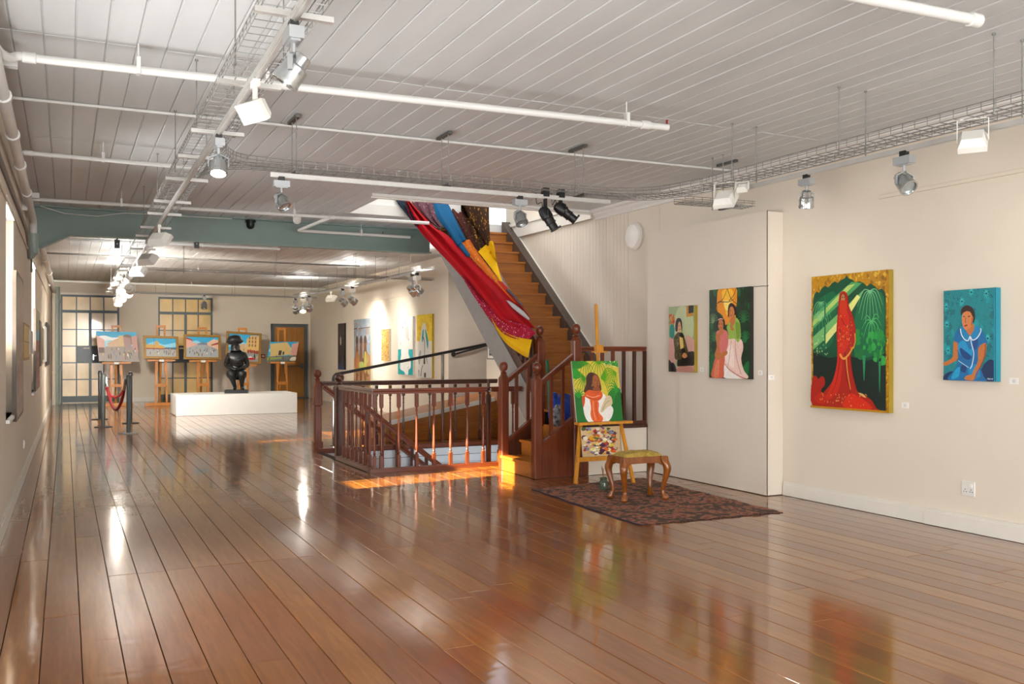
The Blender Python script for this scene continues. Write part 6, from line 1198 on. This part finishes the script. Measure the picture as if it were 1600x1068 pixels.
b = MB(); b.lathe([(.09, 0), (.155, .02), (.18, .06), (.182, .10), (.168, .14), (.162, .165), (.13, .20), (.07, .225), (.0, .23)], 22, (-.04, .0, 1.17), (-.08, -.06, 1)); b.tube([Vector((-.045, -.005, 1.25))+Vector((.182*math.cos(a), .182*math.sin(a), .015*math.sin(3*a))) for a in [6.2832*i/24 for i in range(24)]], .022, 8, closed=True); b.build('hat', 'bronze', bz, local=True)
b = MB(); b.tube([(-.03, -.118, 1.13), (-.03, -.138, 1.09), (-.03, -.128, 1.075)], [.010, .018, .012], 8)
for dx in (-.033, .033): b.lathe([(0, -.012), (.014, -.008), (.016, 0), (.014, .008), (0, .012)], 8, (-.03+dx, -.112, 1.12))
b.tube([(-.055, -.112, 1.035), (-.03, -.125, 1.038), (-.005, -.112, 1.035)], [.007, .011, .007], 8); b.build('face', 'bronze', bz, local=True)
b = MB()
for k in range(4): z = .62+.07*k; r = [.165, .18, .185, .175][k]; b.tube([(r*1.02*math.cos(a), .03+r*.98*math.sin(a), z+.02*math.sin(2*a+k)) for a in [6.2832*i/20 for i in range(20)]], .012, 6, closed=True)
b.build('garment_folds', 'bronze', bz, local=True)
for sx in (-1, 1):
    b = MB()
    for f in range(4): x = sx*(.03+.018*f); b.tube([(x, -.23, .60), (x-sx*.004, -.262, .592), (x-sx*.008, -.275, .565)], [.012, .011, .007], 7)
    b.tube([(sx*.035, -.21, .615), (sx*.012, -.235, .62), (sx*.0, -.255, .61)], [.012, .011, .007], 7); b.build('fingers', 'bronze', bz, local=True)
# ================================================================ PATCHWORK DRAPE OVER THE STAIR RAIL
def cloth_mat(name, c1, c2=None, scale=20, thr=.6, rough=.85):
    m = bpy.data.materials.new(name); m.use_nodes = True; n = N(m); b = n.n['Principled BSDF']; b.inputs['Roughness'].default_value = rough; b.inputs['Specular IOR Level'].default_value = .2
    geo = n.new('ShaderNodeNewGeometry')
    if c2:
        v = n.new('ShaderNodeTexVoronoi', Scale=scale); n.link(geo.outputs['Position'], v.inputs['Vector']); ns = n.new('ShaderNodeTexNoise', Scale=scale*.6, Detail=4.0); n.link(geo.outputs['Position'], ns.inputs['Vector'])
        s = n.math('ADD', n.math('MULTIPLY', v.outputs[0], .7), n.math('MULTIPLY', ns.outputs[0], .6)); cs = c2 if isinstance(c2, list) else [c2]
        st = [(0, rgb(cs[0])), (thr-.12, rgb(cs[0])), (thr-.1, rgb(cs[-1])), (thr-.02, rgb(cs[-1])), (thr, rgb(c1))]; r = n.ramp(s, st); n.link(r.outputs[0], b.inputs['Base Color'])
    else:
        ns = n.new('ShaderNodeTexNoise', Scale=3.0, Detail=3.0); n.link(geo.outputs['Position'], ns.inputs['Vector']); c = rgb(c1); r = n.ramp(ns.outputs[0], [(.3, tuple(x*.82 for x in c[:3])+(1,)), (.7, c)]); n.link(r.outputs[0], b.inputs['Base Color'])
    MATS[name] = m
cloth_mat('cloth_red', 'a80514'); cloth_mat('cloth_blue', '0a4d74'); cloth_mat('cloth_yellow', 'e6b408'); cloth_mat('cloth_purple', '54343c', 'b59aa4', 30, .42); cloth_mat('cloth_navy', '22303e', '8a9098', 30, .36)
cloth_mat('cloth_brown', '3f2716', ['c9a04a', 'b0782a'], 17, .50); cloth_mat('cloth_orange', 'c4641a', ['5a2408', 'd8a050'], 26, .48); cloth_mat('cloth_magenta', '9a1230', ['e0c4c8', 'c03a5a'], 34, .52); cloth_mat('cloth_orangered', 'b0281a', ['d8862a', '8a1a10'], 26, .46); cloth_mat('cloth_slate', '4a4e58'); cloth_mat('cloth_grey', 'b4aeb0'); cloth_mat('cloth_brownred', '4a2018', ['8a7868', '2a1a12'], 20, .52)
dr = thing('patchwork_drape', (5.4, 11.3, 1.4), 'long red, blue and yellow patchwork drape hanging over stair banister', 'drape')
RA, RB = (846, 520), (704, 292)                      # the banister as the photo shows it
def cloth3(px, py, fold=0.0):
    """a point of the drape: over the banister it lies on the rail, further left it swings out over the well"""
    tx = RA[0]+(RB[0]-RA[0])*(py-RA[1])/(RB[1]-RA[1]); off = max(0, tx-px); up = min(1, max(0, (525-py)/215))
    X = 5.44-.10*min(1, off/30)-.0105*off*up+fold
    if px > tx: X = 5.44-.004*(px-tx)
    return onX(px, py, X)
def panel(name, m, left, right, n=24, k=8, amp=.02, fr=3.0, ph=0.0, parent=None, lift=0.0):
    """cloth strip between two photo polylines (matched top to bottom)"""
    A = crom([(p[0], p[1], 0) for p in left], n//(len(left)-1)); B = crom([(p[0], p[1], 0) for p in right], n//(len(right)-1)); N_ = min(len(A), len(B)) if len(left) != len(right) else len(A)
    def samp(P, t): x = t*(len(P)-1); i = min(len(P)-2, int(x)); return lerp(P[i], P[i+1], x-i)
    rows = []
    for i in range(n+1):
        t = i/n; a, c = samp(A, t), samp(B, t); rows.append([cloth3(*(lerp(a, c, j/k).xy), amp*math.sin(fr*6.28*(j/k)+ph+t*2.2)-lift) for j in range(k+1)])
    b = MB(); b.grid(rows)
    o = b.build(name, m, parent or dr, smooth=80, recalc=False); s = o.modifiers.new('thick', 'SOLIDIFY'); s.thickness = .004; s.offset = 0
    return o
panel('brown_floral_panel', 'cloth_brown', [(704, 296), (716, 340), (728, 368), (742, 392), (748, 398)], [(764, 298), (764, 335), (765, 360), (766, 378), (766, 388)], amp=.016, fr=4, n=24, k=28, lift=-.09)
panel('brown_red_panel', 'cloth_brownred', [(676, 296), (694, 325), (712, 350), (724, 368)], [(714, 296), (726, 335), (738, 366), (744, 386)], amp=.014, fr=3, ph=1, k=18, lift=-.03)
panel('yellow_flap', 'cloth_yellow', [(747, 393), (756, 404), (768, 420), (782, 440)], [(766, 376), (771, 380), (777, 412), (786, 444)], amp=.003, fr=1.5, k=8, lift=-.03)
panel('orange_print_panel', 'cloth_orange', [(718, 376), (734, 400), (756, 424), (776, 446), (800, 470)], [(734, 374), (748, 396), (766, 420), (786, 445), (812, 476)], amp=.01, fr=1.2, k=8, lift=.0)
panel('orange_red_panel', 'cloth_orangered', [(768, 436), (788, 458), (806, 476), (824, 496)], [(785, 440), (803, 462), (817, 480), (831, 500)], amp=.008, k=6, lift=.004)
panel('slate_patch', 'cloth_slate', [(790, 452), (800, 462), (812, 476)], [(796, 452), (808, 466), (818, 478)], amp=.003, k=4, lift=.008)
panel('blue_panel', 'cloth_blue', [(668, 294), (680, 335), (698, 360), (714, 384)], [(686, 294), (702, 322), (716, 350), (729, 374)], amp=.012, fr=1.5, ph=.6, k=12, lift=.004)
panel('navy_patch', 'cloth_blue', [(712, 380), (722, 392), (730, 402)], [(719, 374), (728, 388), (735, 398)], amp=.004, k=4, lift=.006)
panel('purple_floral_panel', 'cloth_purple', [(632, 294), (648, 322), (664, 340), (684, 356)], [(670, 294), (676, 316), (682, 338), (690, 354)], amp=.012, fr=2, k=14, lift=.006)
panel('navy_edge', 'cloth_navy', [(608, 296), (620, 315), (636, 336), (650, 354)], [(634, 296), (638, 318), (646, 336), (654, 352)], amp=.006, k=6, lift=.004)
panel('red_panel', 'cloth_red', [(634, 314), (640, 336), (662, 368), (695, 403), (726, 437), (752, 470), (778, 500), (806, 512)], [(640, 314), (678, 353), (700, 368), (722, 391), (748, 417), (788, 456), (818, 492), (836, 512)], n=42, k=20, amp=.022, fr=2.2, lift=.016)
panel('magenta_border', 'cloth_magenta', [(722, 432), (734, 452), (752, 480), (776, 512), (802, 528), (826, 530)], [(728, 436), (748, 462), (776, 490), (800, 502), (822, 508), (837, 520)], n=30, k=12, amp=.012, fr=1.5, lift=.026)
panel('grey_patch', 'cloth_grey', [(791, 469), (800, 480), (812, 490), (826, 500)], [(796, 470), (808, 478), (820, 488), (828, 498)], amp=.004, k=4, lift=.03)
panel('yellow_border', 'cloth_yellow', [(764, 490), (772, 508), (790, 535), (812, 552), (825, 559)], [(768, 494), (780, 512), (800, 524), (822, 529), (831, 530)], n=24, k=10, amp=.015, fr=1.5, lift=.012)
# tail of fabric trailing down behind the newel post
t = thing('fabric_tail', (5.45, 10.3, .7), 'thin green fabric tail hanging beside the upper newel post', 'fabric'); b = MB()
P0 = [onY(852, 562, 10.22), onY(855, 590, 10.2), onY(856, 620, 10.18), onY(857, 645, 10.16)]; b.grid([[p, p+Vector((.035, .0, 0)), p+Vector((.05, .02, 0))] for p in crom(P0, 5)]); o = b.build('cloth', 'bag_green', t, smooth=80, recalc=False); s = o.modifiers.new('thick', 'SOLIDIFY'); s.thickness = .004
